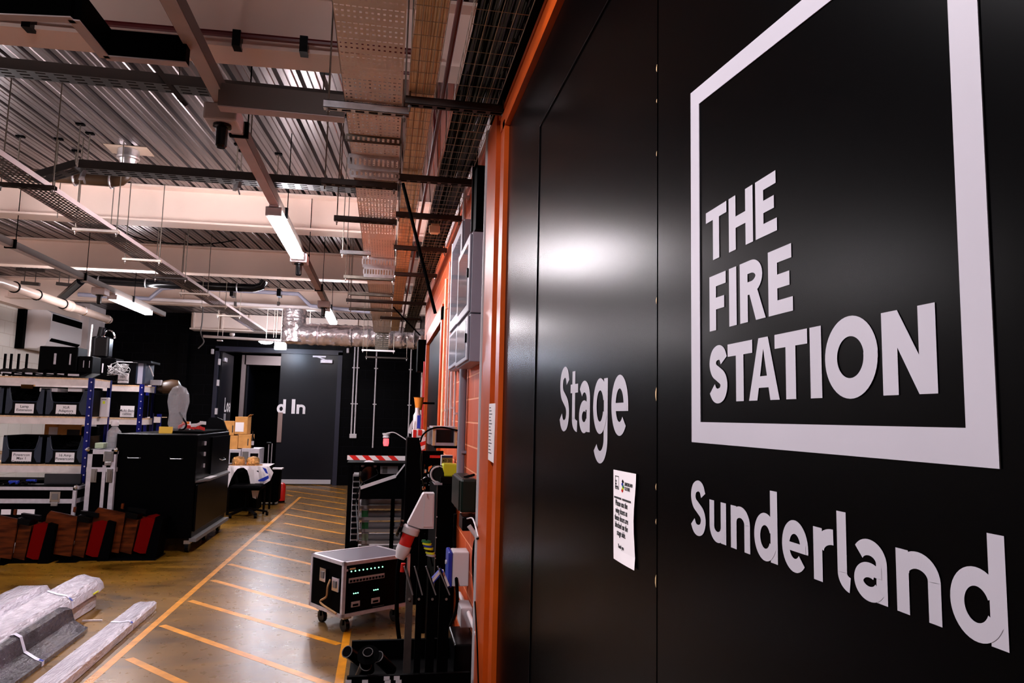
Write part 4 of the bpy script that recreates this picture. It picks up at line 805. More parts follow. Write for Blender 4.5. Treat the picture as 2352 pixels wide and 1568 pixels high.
# rack end shelf beams of the third rack beyond
r3 = thing('storage_rack', 'third blue post rack, its end showing right of the second', 'rack', (RX2+.35, RY2+.7, 0), 'blue post storage racks')
x3 = onY(369, 960, 12.6).x
MB().box((x3-.06, 12.6, 0), (x3, 12.65, onY(369, 925, 12.6).z)).build('upright_post', 'blue', r3); MB().box((RX2-.3, 12.55, onY(345, 970, 12.6).z), (x3, 12.6, onY(345, 957, 12.6).z)).build('shelf_beam', 'shelf', r3); MB().box((RX2-.3, 12.55, onY(345, 896, 12.6).z), (onY(348, 890, 12.6).x, 12.6, onY(345, 882, 12.6).z)).build('shelf_beam', 'shelf', r3)
MB().box((RX2-.3, 12.6, onY(345, 957, 12.6).z-.01), (x3, 13.0, onY(345, 957, 12.6).z)).build('shelf_board', 'ply', r3)
MB().box((RX2-.34, 12.6, 0), (RX2-.3, 12.65, onY(369, 880, 12.6).z)).build('upright_post', 'blue', r3)
# flight cases
def flight(name, label, x0, x1, y0, y1, z0, z1, latch=(), lid=.25, casters=True, group='silver edged flight cases', e=.034):
    t = thing(name, label, 'flight case', ((x0+x1)/2, (y0+y1)/2, 0 if casters else z0), group)
    MB().box((x0+.006, y0+.006, z0+.006), (x1-.006, y1-.006, z1-.006)).build('panel_box', 'blackm', t)
    mb = MB()
    for x in (x0, x1-e):
        for y in (y0, y1-e): mb.box((x, y, z0), (x+e, y+e, z1))
    for z in (z0, z1-e):
        for y in (y0, y1-e): mb.box((x0, y, z), (x1, y+e, z+e))
        for x in (x0, x1-e): mb.box((x, y0, z), (x+e, y1, z+e))
    if lid: mb.box((x0-.003, y0-.003, z1-lid-.05), (x1+.003, y0+.01, z1-lid)).box((x1-.01, y0, z1-lid-.05), (x1+.003, y1, z1-lid)).box((x0-.003, y0, z1-lid-.05), (x0+.01, y1, z1-lid))
    mb.build('edging', 'alu', t)
    for x in (x0, x1):
        for y in (y0, y1):
            for z in (z0, z1): MB().lathe((x, y, z), [(.004, -.028), (.022, -.018), (.028, 0), (.022, .018), (.004, .028)], 8).build('ball_corner', 'chrome', t)
    for lx, lz in latch:
        l = MB().bbox((lx-.055, y0-.014, lz-.06), (lx+.055, y0-.002, lz+.06), .008).build('butterfly_latch', 'chrome', t); MB().box((lx-.030, y0-.018, lz-.03), (lx+.030, y0-.014, lz+.035)).build('dish', 'cgrey', l); MB().bbox((lx-.035, y0-.02, lz-.10), (lx+.035, y0-.005, lz-.06), .004).build('keeper', 'zinc', l)
    if casters:
        for x in (x0+min(.10, (x1-x0)*.3), x1-min(.10, (x1-x0)*.3)):
            for y in (y0+.10, y1-.10):
                c = MB().cyl((x-.018, y, .05), (x+.018, y, .05), .05, 14).build('caster', 'blackp', t); MB().box((x-.03, y-.04, .09), (x+.03, y+.04, z0)).build('fork', 'zinc', c)
    return t
a = onY(178, 1118, 9.05)
fA = flight('flight_case', 'long black flight case with silver edging, below the bin rack', -5.6, a.x, 9.02, 9.42, .12, a.z, [(onY(129, 1150, 9.05).x, onY(129, 1140, 9.05).z)], .13)
for px0, px1, lab, txt in ((0, 22, None, ''), (36, 77, None, '')): MB().box((onY(px0, 1180, 9.0).x, 9.018, onY(px0, 1182, 9.0).z), (onY(px1, 1180, 9.0).x, 9.026, onY(px0, 1170, 9.0).z)).build('paper_label', 'paper', fA)
MB().box((onY(26, 1154, 9.0).x, 9.018, onY(26, 1154, 9.0).z), (onY(48, 1154, 9.0).x, 9.026, onY(26, 1147, 9.0).z)).build('name_plate', 'whtd', fA)
mb = MB()
for k in range(5): cabl(mb, [onZ(x, y, a.z+.02) for x, y in ((-5+k*16, 1112), (20+k*12, 1106), (40+k*10, 1109), (70-k*5, 1105))], .012)
tag(mb.build('loose_cable', 'blackm', smooth=True), 'black leads lying on the long flight case', 'cable'); q = onZ(32, 1107, a.z+.03); tag(MB().bbox(q-Vector((.05, .03, .02)), q+Vector((.05, .03, .02)), .01).build('cable_plug', 'bluep'), 'blue plug lying on the long flight case, left', 'plug'); q = onZ(72, 1104, a.z+.03); tag(MB().bbox(q-Vector((.05, .03, .02)), q+Vector((.05, .03, .02)), .01).build('cable_plug', 'bluep'), 'blue plug lying on the long flight case, right', 'plug')
tag(card('flat_monitor', 'flat black panel leaning on the back of the long flight case', 'panel', 100, 1088, 185, 1112, 9.3, .03, 'screen')[0], 'flat black panel leaning at the back of the long flight case', 'panel')
b = onY(203, 1030, 9.1)
RYc = 9.06
xa, xb = onY(197, 1100, RYc).x, onY(262, 1100, RYc).x; za = onY(200, 1032, RYc).z
fB = flight('flight_case', 'upright silver edged flight case tucked left of the big black cabinet', xa, xb, RYc, RYc+.36, .12, za, [(onY(250, 1050, RYc).x, onY(250, 1048, RYc).z)], .20, e=.05)
MB().box((onY(235, 1080, RYc).x, RYc-.004, .12), (onY(243, 1080, RYc).x, RYc+.01, onY(243, 1068, RYc).z)).build('centre_strip', 'alu', fB)
for px in (216, 252): q = onY(px, 1092, RYc); MB().bbox(q-Vector((.035, .012, .08)), q+Vector((.035, .004, .08)), .006).box(q-Vector((.02, .02, .06)), q+Vector((.015, -.01, .06))).build('recess_handle', 'chrome', fB)
t_, _b = card('storage_tub', 'small pale green tub on top of the upright flight case', 'tub', 217, 1017, 237, 1029, RYc+.1, .15, 'greentub' if False else 'wht')
M['gt'] = mat('pale_green_plastic', (.38, .45, .30), .5); t_.children[0].data.materials[0] = M['gt']
bb = MB(); q = onY(262, 1000, RYc+.2)
bt_ = thing('bottle', 'white topped bottle in a bag beside the black cabinet', 'bottle', (q.x, q.y, za)); MB().lathe((q.x, q.y, za), [(.07, 0), (.08, .1), (.075, .2), (.03, .26), (.03, .3)], 12).build('bag', 'bag', bt_, True); MB().lathe((q.x, q.y, za+.27), [(.04, 0), (.045, .04), (.035, .06)], 10).build('cap', 'wht', bt_, True)
# ---- big black cabinet on casters
CX0, CX1, CY0, CY1 = -3.32, -2.15, 9.14, 10.95
ct = thing('wheeled_cabinet', 'large black wheeled cabinet with a two part end, centre left', 'cabinet', (CX1, CY0, 0)); zt = onY(440, 998, CY0).z
CX0 = onY(268, 1000, CY0).x
if CX0 < RX+.02: pass
MB().bbox((CX0, CY0, .17), (CX1, CY1, zt), .012).build('body', 'black', ct)
zm = onY(442, 1103, CY0).z
MB().prism([(CX1, CY0+.04, zm-.03), (CX1, CY1-.04, zm-.03), (CX1+.10, CY1-.3, zm-.03), (CX1+.10, CY0+.3, zm-.03)], (0, 0, .02)).build('ledge', 'cgrey', ct)
MB().bbox((CX1+.001, CY0+.03, .24), (CX1+.03, CY1-.03, zm-.05), .01).build('lower_door', 'black', ct)
MB().box((CX1+.001, CY0+.7, zm+.02), (CX1+.02, CY1-.03, zt-.05)).build('upper_door', 'black', ct)
MB().box((CX1-.02, CY0, .13), (CX1+.06, CY1, .17)).build('bottom_ledge', 'cgrey', ct)
for (x, z) in ((onY(308, 1050, CY0).x, onY(308, 1051, CY0).z), (onY(405, 1052, CY0).x, onY(405, 1053, CY0).z)): MB().tube([(x-.07, CY0, z+.01), (x-.06, CY0-.03, z), (x+.06, CY0-.03, z), (x+.07, CY0, z)], .005, 6).build('handle', 'zinc', ct)
for px in (300, 420): pass
MB().tube([(CX1+.02, 10.3, 1.02), (CX1+.05, 10.32, 1.0), (CX1+.05, 10.55, 1.0), (CX1+.02, 10.57, 1.02)], .005, 6).build('handle', 'zinc', ct)
for k, z in enumerate((1.25, 1.12, .98)): MB().bbox((CX1, CY0+.34+.01*k, z-.02), (CX1+.022, CY0+.37, z+.03), .004).build('hinge', 'alu', ct)
for y in (CY0+.08, (CY0+CY1)/2, CY1-.12):
    for x in (CX1-.05, CX0+.12): c = MB().cyl((x-.02, y, .06), (x+.02, y, .06), .06, 14).build('caster', 'blackp', ct); MB().box((x-.035, y-.045, .10), (x+.035, y+.045, .14)).build('fork', 'zinc', c)
for y0_, y1_, z in ((CY0+.30, CY0+.62, zm-.008), (CY0+.40, CY0+.75, .171)): pass
tag(MB().box((CX1+.012, CY0+.38, zm-.008), (CX1+.09, CY0+.75, zm-.004)).build('paper_sheet', 'paper'), 'white paper lying on the ledge of the big black cabinet', 'paper')
# clutter on the cabinet
t_ = thing('storage_tray', 'flat black tray lying on the big black cabinet', 'panel', (-2.7, 10.2, zt)); MB().box((CX0+.35, CY0+.4, zt+.001), (CX1-.03, CY1-.1, zt+.03)).build('base', 'blackm', t_); MB().box((CX0+.35, CY0+.37, zt+.001), (CX0+.50, CY0+.4, zt+.08)).build('yellow_label', mat('amber_label', (.85, .5, .05), .5), t_)
q = onZ(408, 972, zt+.03); pbg = thing('plastic_bag', 'clear plastic bag standing upright on the big black cabinet', 'bag', (q.x, q.y, zt+.03)); q = onY(406, 980, CY0+.75)
rng = random.Random(9); prof = [(.07, 0), (.11, .08), (.10, .20), (.11, .26), (.13, .36), (.12, .46), (.08, .54), (.02, .57)]
MB().lathe((q.x, q.y, zt+.03), prof, 14).build('film', 'bag', pbg, True)
oc = thing('plastic_pouch', 'red and white striped tape heap on the big black cabinet', 'tape', (q.x+.3, q.y, zt+.03)); rng = random.Random(2)
for k, (px, py) in enumerate(((417, 977), (424, 980), (440, 981), (447, 976), (452, 981), (457, 974), (462, 983), (466, 971))):
    p = onY(px, py, CY0+.8); p.z = max(p.z, zt+.05); MB().obox(p, .045, .03, .02, (1, rng.uniform(-.5, .5), rng.uniform(-.6, .6)), (rng.uniform(-.4, .4), 1, 0)).build('fold', 'red' if k % 2 == 0 else 'cloth', oc)
cb = MB(); cabl(cb, [onY(px, py, CY0+.7) for px, py in ((398, 985), (420, 986), (428, 975), (420, 960), (412, 946))], .012); tag(cb.build('hook_handle', 'blackg', smooth=True), 'black curved handle resting on the big black cabinet', 'tool')
t_, _b = card('spray_can', 'white and orange canister on the big black cabinet', 'can', 417, 968, 434, 987, CY0+.85, .08, 'wht', None, [(.0, .7, 1, 1, 'cup', 'band')])
# ---- theatre seats tipped on the floor
def seat(lab, dx, dy, Y):
    t = thing('folding_seat', lab, 'seat', onY(290+dx, 1290+dy, Y), 'tip-up theatre seats on the floor')
    def Q(*p): return [onY(px+dx, py+dy, Y) for px, py in p]
    def pr(nm, m, pts, y0, d, par=None): return MB().prism([p+Vector((0, y0, 0)) for p in Q(*pts)], (0, d, 0)).build(nm, m, par or t)
    b = MB().prism([p for p in Q((226, 1173), (288, 1186), (272, 1278), (207, 1268), (205, 1235), (218, 1182))], (0, .025, 0)).build('backrest_panel', 'wood', t)
    pr('seat_panel', 'wood', ((287, 1198), (315, 1203), (298, 1282), (272, 1276)), .04, .26)
    cu = Q((322, 1200), (340, 1196), (357, 1202), (334, 1280), (320, 1280), (304, 1274)); mb = MB()
    mb.prism([p+Vector((0, .03, 0)) for p in cu], (0, .28, 0)); mb.build('cushion', 'redc', t)
    pr('side_frame', 'blackm', ((356, 1196), (372, 1201), (356, 1291), (330, 1291)), .02, .30)
    pr('side_frame', 'blackm', ((300, 1282), (335, 1286), (333, 1296), (240, 1296), (242, 1276)), .05, .26)
    k = pr('top_bracket', 'blackp', ((289, 1184), (317, 1190), (314, 1201), (287, 1196)), -.01, .2); pr('top_trim', 'blackg', ((289, 1183), (317, 1189), (317, 1190), (289, 1184)), -.012, .2, k)
    pr('hinge_peg', 'wood', ((279, 1164), (284, 1164), (282, 1177), (277, 1175)), .0, .03)
    pr('crossbar', 'blackp', ((290, 1174), (332, 1180), (331, 1190), (290, 1182)), .05, .06)
    pr('foot_plate', 'blackp', ((240, 1290), (360, 1290), (360, 1297), (240, 1297)), -.05, .38)
    return t
seat('tip-up wooden theatre seat with red cushion, nearest the black cabinet', 0, -8, 8.78)
seat('tip-up wooden theatre seat with red cushion, middle of the row', -110, 0, 8.70)
seat('tip-up wooden theatre seat with red cushion, third along at the left', -247, 6, 8.60)
# ---- wrapped bundles in the foreground
def bundle(lab, p0, p1, w, h, z0, m='wrap', flat=True, tape=None, prof=None):
    p0, p1 = Vector(p0), Vector(p1); d = (p1-p0).normalized(); n = Vector((d.y, -d.x, 0)); t = thing('wrapped_bundle', lab, 'bundle', (p0+p1)/2, 'film wrapped lengths on the floor'); rng = random.Random(len(lab))
    prof = prof or [(-.5, .0), (-.5, .6), (-.38, .95), (0, .90), (.36, 1.), (.5, .75), (.5, .05)]
    mb = MB(); K = 26; L = (p1-p0).length; i0 = 0; vs = []
    for k in range(K+1):
        f = 1-.12*(k == K or k == 0); c = p0+d*(L*k/K)
        for a, b in prof: vs.append(c+n*(a*w*f*(1+rng.uniform(-.015, .015)))+Vector((0, 0, z0+h*(b*f)*(1+rng.uniform(-.015, .015))+.001)))
    m_ = len(prof); fs = [[k*m_+j, k*m_+(j+1) % m_, (k+1)*m_+(j+1) % m_, (k+1)*m_+j] for k in range(K) for j in range(m_)]; fs += [list(range(m_))[::-1], [K*m_+j for j in range(m_)]]
    mb.mesh(vs, fs).build('wrapped_goods', m, t, True)
    if tape:
        q = MB(); c = p0+d*(L*tape)
        for k in range(len(prof)-1):
            (a, b), (a2, b2) = prof[k], prof[k+1]; A = c+n*a*w*1.01+Vector((0, 0, z0+h*b*1.02+.003)); B = c+n*a2*w*1.01+Vector((0, 0, z0+h*b2*1.02+.003)); q.face(A-d*.018, A+d*.018, B+d*.018, B-d*.018)
        tp = q.build('packing_tape', mat('tape_film', (.72, .72, .85), .3), t); a, b = prof[-2][0], prof[-2][1]
        ck = MB()
        A = c+n*prof[-2][0]*w*1.02+Vector((0, 0, z0+h*prof[-2][1]*1.02+.005)); B = c+n*prof[-3][0]*w*1.02+Vector((0, 0, z0+h*prof[-3][1]*1.02+.005)); ck.face(A-d*.012, A+d*.012, A.lerp(B, .6)+d*.012, A.lerp(B, .6)-d*.012)
        ck.build('blue_print', 'bluep', tp)
    return t
g0, g1 = onZ(-40, 1618, .05), onZ(345, 1372, .05)
def fl2(px, py, z=0): p = onZ(px, py, z); p.z = 0; return p
e1 = fl2(335, 1400); s1 = fl2(100, 1598)
dd = (e1-s1).normalized()
bundle('film wrapped length lying alone nearest the yellow line', e1-dd*3.2, e1+dd*.02, .17, .075, 0, tape=.80)
e2 = Vector((-2.20, 6.05, 0)); bundle('dark goods wrapped in film, second from the yellow line, standing on edge', e2-dd*3.0, e2, .22, .20, 0, 'wrapd', tape=.74, prof=[(-.5, 0), (-.46, .95), (-.30, 1.), (-.14, .9), (.0, .45), (.32, .22), (.5, .14), (.5, 0)])
e3 = fl2(225, 1400); bundle('lower film wrapped carton length with yellow sticker', e3-dd*3.2+Vector((-.25, .1, 0)), e3+Vector((-.14, .1, 0)), .20, .13, 0)
tag(MB().bbox(onZ(207, 1358, .14)-Vector((.03, .01, .0)), onZ(215, 1366, .14)+Vector((.0, .01, .01)), .002).build('sticker', 'yellow'), 'yellow sticker on the lower wrapped carton', 'sticker')
e4 = onZ(208, 1345, .16); e4.z = 0; bundle('top film wrapped length resting over the lower carton', e4-dd*3.4+Vector((-.03, .05, 0)), e4+Vector((-.02, .05, 0)), .25, .13, .131, tape=.80, prof=[(-.5, .05), (-.45, .75), (-.25, 1.), (.05, .8), (.30, .72), (.46, .40), (.5, .0)])
e5 = fl2(85, 1400); bundle('farthest film wrapped length at the left edge of the photo', e5-dd*3.0, e5, .34, .22, 0, prof=[(-.5, 0), (-.45, .85), (-.3, 1.), (.2, 1.), (.3, .8), (.5, .1)])
tag(MB().box(fl2(188, 1428)+Vector((0, 0, .0)), fl2(232, 1428)+Vector((0, .03, .012))).build('floor_batten', 'wht'), 'thin white strip lying between the wrapped lengths', 'strip')
# ---- table with draped cloth, boxes, hats, chair
TY = 12.5; a, b = onY(523, 1072, TY), onY(617, 1062, TY); zt = onY(570, 1070, TY).z
tb = thing('side_table', 'small black table under a white draped cloth', 'table', ((a.x+b.x)/2, TY+.3, 0)); MB().bbox((a.x-.1, TY+.02, zt-.04), (b.x, TY+.75, zt-.004), .01).build('tabletop', 'blackm', tb)
for x in (a.x+.02, b.x-.05):
    for y in (TY+.08, TY+.70): MB().cyl((x, y, 0), (x, y, zt-.04), .018, 8).build('leg', 'blackp', tb)
cl = thing('draped_cloth', 'white printed cloth draped over the small black table', 'cloth', ((a.x+b.x)/2, TY, zt)); mb = MB(); N = 14
edge = [1120, 1100, 1085, 1076, 1074, 1074, 1080, 1105, 1125, 1145, 1118, 1112, 1108, 1103, 1085]; top = []
for i in range(N+1):
    px = 523+(628-523)*i/N; top.append((px, edge[i]))
back = [(onY(523+(617-523)*i/N, 1068, TY).x, TY+.7, zt) for i in range(N+1)]; fr_ = [(onY(523+(619-523)*i/N, 1070, TY).x, TY-.01+.012*math.sin(i*2.1), zt) for i in range(N+1)]; lo = [onY(px, py, TY-.03+.02*math.sin(i*2.1)) for i, (px, py) in enumerate(top)]
for i in range(N): mb.face(back[i], back[i+1], fr_[i+1], fr_[i]); mb.face(fr_[i], fr_[i+1], lo[i+1], lo[i])
mb.build('cloth_sheet', 'cloth', cl); MB().prism([p+Vector((0, -.012, 0)) for p in quadY(((593, 1102), (617, 1091), (618, 1098), (606, 1105), (594, 1105)), TY-.05)], (0, -.002, 0)).build('blue_print', 'bluep', cl); MB().prism([p+Vector((0, -.012, 0)) for p in quadY(((603, 1073), (612, 1076), (616, 1088), (611, 1086)), TY-.05)], (0, -.002, 0)).build('blue_print', 'bluep', cl)
MB().prism([p+Vector((0, -.03, 0)) for p in quadY(((570, 1075), (584, 1078), (589, 1145), (581, 1142), (575, 1105)), TY-.05)], (0, -.004, 0)).build('hanging_strip', 'cloth', cl)
for i, (px, py, lb) in enumerate(((548, 1067, 'gold sequinned bowler hat on the draped cloth, left'), (581, 1063, 'gold sequinned bowler hat on the draped cloth, right'))):
    p = onY(px, py, TY+.2); ht = thing('sequin_hat', lb, 'hat', (p.x, p.y, zt), 'gold hats on the cloth'); c = Vector((p.x, p.y, zt+.002)); MB().lathe(c, [(.15, 0), (.16, .012), (.10, .02)], 20).build('brim', 'gold', ht, True); MB().lathe(c, [(.105, .012), (.105, .09), (.08, .13), (.02, .145)], 18).build('crown', 'gold', ht, True)
def cboxx(lab, px0, py0, px1, py1, Y, d, mk=()): return card('cardboard_box', lab, 'box', px0, py0, px1, py1, Y, d, 'card', 'cardboard boxes by the load in doors', mk)[0]
BY = 13.0
case1 = card('silver_case', 'silver and grey case under the cardboard boxes, left one', 'case', 524, 1032, 551, 1068, BY-.1, .5, 'alu', 'silver cases under the boxes', [(.12, .15, .85, .8, 'blackp', 'panel')]); case2 = card('silver_case', 'silver and grey case under the cardboard boxes, right one', 'case', 553, 1030, 594, 1066, BY-.1, .5, 'alu', 'silver cases under the boxes', [(.5, .45, .95, .7, 'blackp', 'panel'), (.05, .1, .4, .8, 'cgrey', 'panel')])
zc = case2[1][3]
bsz = case1[1][2]
bs_ = thing('black_plinth', 'black trunk the silver cases stand on', 'trunk', (-2.5, BY, 0)); MB().bbox((case1[1][0], BY-.1, 0), (case2[1][1], BY+.45, min(case1[1][2], case2[1][2])-.002), .01).build('body', 'blackm', bs_)
cboxx('lower left cardboard box of the four, on the silver cases', 523, 1000, 545, 1031, BY, .35); cboxx('lower right cardboard box of the four', 546, 998, 575, 1029, BY, .35, [(.75, .2, .82, .7, 'ink', 'printed_mark')])
cboxx('upper left cardboard box with printed symbols', 503, 967, 537, 999, BY, .35, [(.12, .2, .22, .4, 'ink', 'printed_mark'), (.32, .2, .42, .4, 'ink', 'printed_mark'), (.52, .2, .62, .4, 'ink', 'printed_mark'), (.86, .2, .93, .7, 'ink', 'printed_mark')])
ub = cboxx('tallest cardboard box with open flap and white label', 538, 957, 567, 997, BY, .35, [(.05, .15, .72, .68, 'paper', 'shipping_label')]); p = onY(567, 958, BY); MB().prism([p, p+Vector((.05, 0, .05)), p+Vector((.05, .3, .05)), p+Vector((0, .3, 0))], (.004, 0, -.004)).build('flap', 'card', ub)
bo = thing('bottle', 'dark bottle standing right of the cardboard boxes', 'bottle', onY(577, 1029, BY)); p = onY(579, 1028, BY+.1); MB().lathe((p.x, p.y, zc), [(.03, 0), (.032, .14), (.012, .2), (.012, .28)], 10).build('glass', 'blackg', bo, True); MB().box((p.x-.03, p.y-.034, zc+.05), (p.x+.03, p.y-.03, zc+.12)).build('label', 'whtd', bo)
# office chair with arched black back
oc_ = thing('office_chair', 'black office chair, five star base showing under the cloth table', 'chair', (-2.15, 11.75, 0)); c = fl2(565, 1185)
for k in range(5):
    a_ = k*2*math.pi/5+.3; e_ = c+Vector((math.cos(a_)*.32, math.sin(a_)*.32, .06)); l = MB().bar(c+Vector((0, 0, .13)), e_, .05, .03).build('base_arm', 'blackp', oc_); MB().cyl(e_-Vector((.02, 0, .03)), e_+Vector((.02, 0, -.03)), .028, 10).build('caster', 'blackp', l)
MB().cyl(c+Vector((0, 0, .1)), c+Vector((0, 0, .42)), .028, 10).build('gas_column', 'blackm', oc_); MB().bbox(c+Vector((-.24, -.2, .42)), c+Vector((.24, .25, .50)), .04).build('seat', 'blackm', oc_)
cabl_ = MB(); P_ = [c+Vector((-.2, .2, .5)), c+Vector((-.22, .22, .65)), c+Vector((0, .22, .70)), c+Vector((.22, .22, .65)), c+Vector((.2, .2, .5))]; cabl_.tube(catmull(P_, 6), .03, 8); cabl_.build('backrest', 'blackm', oc_, True)
ac_ = thing('arched_chair_back', 'rounded black chair back rising behind the big cabinet', 'chair', (-3.0, 11.9, 0)); MB().prism(quadY(((470, 998), (474, 970), (482, 958), (498, 958), (512, 964), (520, 985), (520, 1010)), 11.9), (0, .06, 0)).build('backrest', 'blackp', ac_); MB().box((-3.05, 11.9, 0), (-2.9, 11.96, 1.25)).build('support', 'blackm', ac_)
# trolley suitcase and red cylinder
sc_ = thing('suitcase', 'black wheeled suitcase with extended silver handle', 'suitcase', fl2(625, 1158)); p = onY(600, 1160, 13.7); x0, x1 = onY(598, 1100, 13.7).x, onY(641, 1100, 13.7).x; zt2 = onY(640, 1078, 13.7).z
MB().bbox((x0, 13.7, .05), (x1, 14.05, zt2), .04).build('shell', 'blackm', sc_)
for px in (613.5, 621): q = onY(px, 1075, 13.75); MB().cyl((q.x, 13.8, zt2-.02), (q.x, 13.8, onY(px, 1018, 13.8).z), .008, 8).build('handle_tube', 'alu', sc_)
q0, q1 = onY(612, 1018, 13.8), onY(623, 1018, 13.8); MB().bbox((q0.x, 13.78, q0.z-.015), (q1.x, 13.82, q0.z+.02), .006).build('handle_grip', 'blackp', sc_)
for x in (x0+.08, x1-.08): MB().cyl((x-.02, 13.75, .035), (x+.02, 13.75, .035), .035, 10).build('wheel', 'blackp', sc_)
tag(MB().box((onY(622, 1078, 13.6).x, 13.68, zt2+.002), (onY(646, 1078, 13.6).x, 13.95, zt2+.02)).build('folded_paper', 'paper'), 'white folded paper on top of the black suitcase', 'paper')
p = onZ(646, 1153, 0); re = thing('fire_extinguisher', 'red cylinder standing beside the black suitcase', 'extinguisher', p); z1 = onY(646, 1108, p.y).z
MB().lathe(p, [(.062, .03), (.066, .06), (.066, z1-.06), (.05, z1-.02), (.02, z1)], 20).build('cylinder', 'red', re, True); MB().lathe(p, [(.06, 0), (.06, .04)], 20).build('base_ring', 'blackm', re)

for i, (x0, x1, z0, z1, lb_) in enumerate(((-5.7, -3.55, zs[1]+.002, zs[1]+.36, 'long black case at the back of the middle shelf behind the navy bins'), (-5.7, -4.85, zs[2]+.002, zs[2]+.40, 'black case at the back of the lower shelf, left end'), (-3.95, -3.55, zs[2]+.002, zs[2]+.44, 'black case at the back of the lower shelf near the post'), (-5.7, -3.62, .185, .78, 'tall black case on the bottom shelf behind the long flight case'))):
    t = thing('equipment_case', lb_, 'case', ((x0+x1)/2, RY+.55, z0), 'black cases on the racks'); MB().bbox((x0, RY+(.53 if i < 3 else .2), z0), (x1, RY+.61, z1), .01).build('body', 'blackm', t)
# ================================================================== RIGHT WALL SIDE
# dimmer flight case, turned slightly
zt = .533; A = onZ(790, 1292, zt); B = onZ(943, 1271, zt); D_ = onZ(762, 1259, zt)
ux = (B-A).normalized(); uy = Vector((-ux.y, ux.x, 0)); W_ = (B-A).length; DP = .50
fc = thing('dimmer_flight_case', 'wheeled black dimmer rack in a silver edged flight case by the walkway', 'flight case', (A.x+.2, A.y+.2, 0)); z0 = .125
def LP(u, v, z): return Vector((A.x, A.y, 0))+ux*u+uy*v+Vector((0, 0, z))
def lb(mb, u0, v0, zz0, u1, v1, zz1): return mb.obox((LP(u0, v0, zz0)+LP(u1, v1, zz1))/2, (u1-u0)/2, (v1-v0)/2, (zz1-zz0)/2, ux, uy)
lb(MB(), .006, .02, z0+.006, W_-.006, DP-.006, zt-.006).build('shell', 'blackm', fc)
lb(MB(), .03, .03, zt-.005, W_-.03, DP-.03, zt-.002).build('top_panel', mat('lilac_grey_laminate', (.16, .15, .18), .25), fc)
mb = MB(); e = .026
for u in (0, W_-e):
    for v in (0, DP-e): lb(mb, u, v, z0, u+e, v+e, zt)
for z in (z0, zt-e):
    for v in (0, DP-e): lb(mb, 0, v, z, W_, v+e, z+e)
    for u in (0, W_-e): lb(mb, u, 0, z, u+e, DP, z+e)
mb.build('edging', 'alu', fc)
fp = lb(MB(), e, .012, z0+e, W_-e, .02, zt-e).build('front_panel', 'black', fc)
for i in range(9): MB().lathe(LP(.075+.0352*i, .012, zt-.075), [(.005, 0), (.005, .003)], 8, -uy).build('green_lamp', 'gled', fp)
for i in range(3):
    for u in (.105, .285): MB().lathe(LP(u+.018*i, .012, z0+.165), [(.0045, 0), (.0045, .003)], 8, -uy).build('green_lamp', 'gled', fp)
bk = lb(MB(), .055, .006, zt-.160, .375, .012, zt-.125).build('breaker_strip', mat('pinkish_breakers', (.45, .34, .34), .5), fp)
for i in range(11): lb(MB(), .062+i*.0285, .002, zt-.155, .082+i*.0285, .007, zt-.138).build('breaker_switch', 'blackp', bk)
for u in (.085, .265): b_ = lb(MB(), u, .006, z0+.065, u+.075, .012, z0+.105).build('breaker_block', mat('pinkish_block', (.45, .34, .34), .5), fp); lb(MB(), u+.012, .003, z0+.072, u+.06, .007, z0+.088).build('breaker_switch', 'blackp', b_)
lb(MB(), .02, .008, zt-.07, .045, .012, zt-.055).build('badge', 'whtd', fp); lb(MB(), .06, .008, zt-.062, .11, .012, zt-.050).build('badge', 'brass', fp)
mb = MB()
for i in range(9): lb(mb, .28+i*.012, .009, z0+.035, .288+i*.012, .012, z0+.039)
mb.build('printed_text', 'cgrey', fp)
for v, z in ((.03, .36), (.22, .40)): h = MB().obox(LP(-.008, v+.06, z), .008, .045, .05, ux, uy).build('butterfly_latch', 'chrome', fc); MB().obox(LP(-.018, v+.06, z), .004, .02, .025, ux, uy).build('dish', 'cgrey', h)
cb = MB(); cabl(cb, [LP(-.005, .18, .38), LP(-.03, .17, .33), LP(-.02, .2, .25), LP(-.04, .25, .2), LP(-.01, .06, .15)], .008); cb.build('hanging_strap', mat('brown_strap', (.35, .18, .07), .6), fc)
for u in (.08, W_-.08):
    for v in (.08, DP-.08): c = MB().obox(LP(u, v, .105), .035, .035, .006, ux, uy).build('caster_plate', 'zinc', fc); MB().cyl(LP(u-.016, v, .048), LP(u+.016, v, .048), .048, 16).build('wheel', 'blackg', c); MB().obox(LP(u, v, .08), .024, .008, .03, ux, uy).build('fork', 'blackp', c)
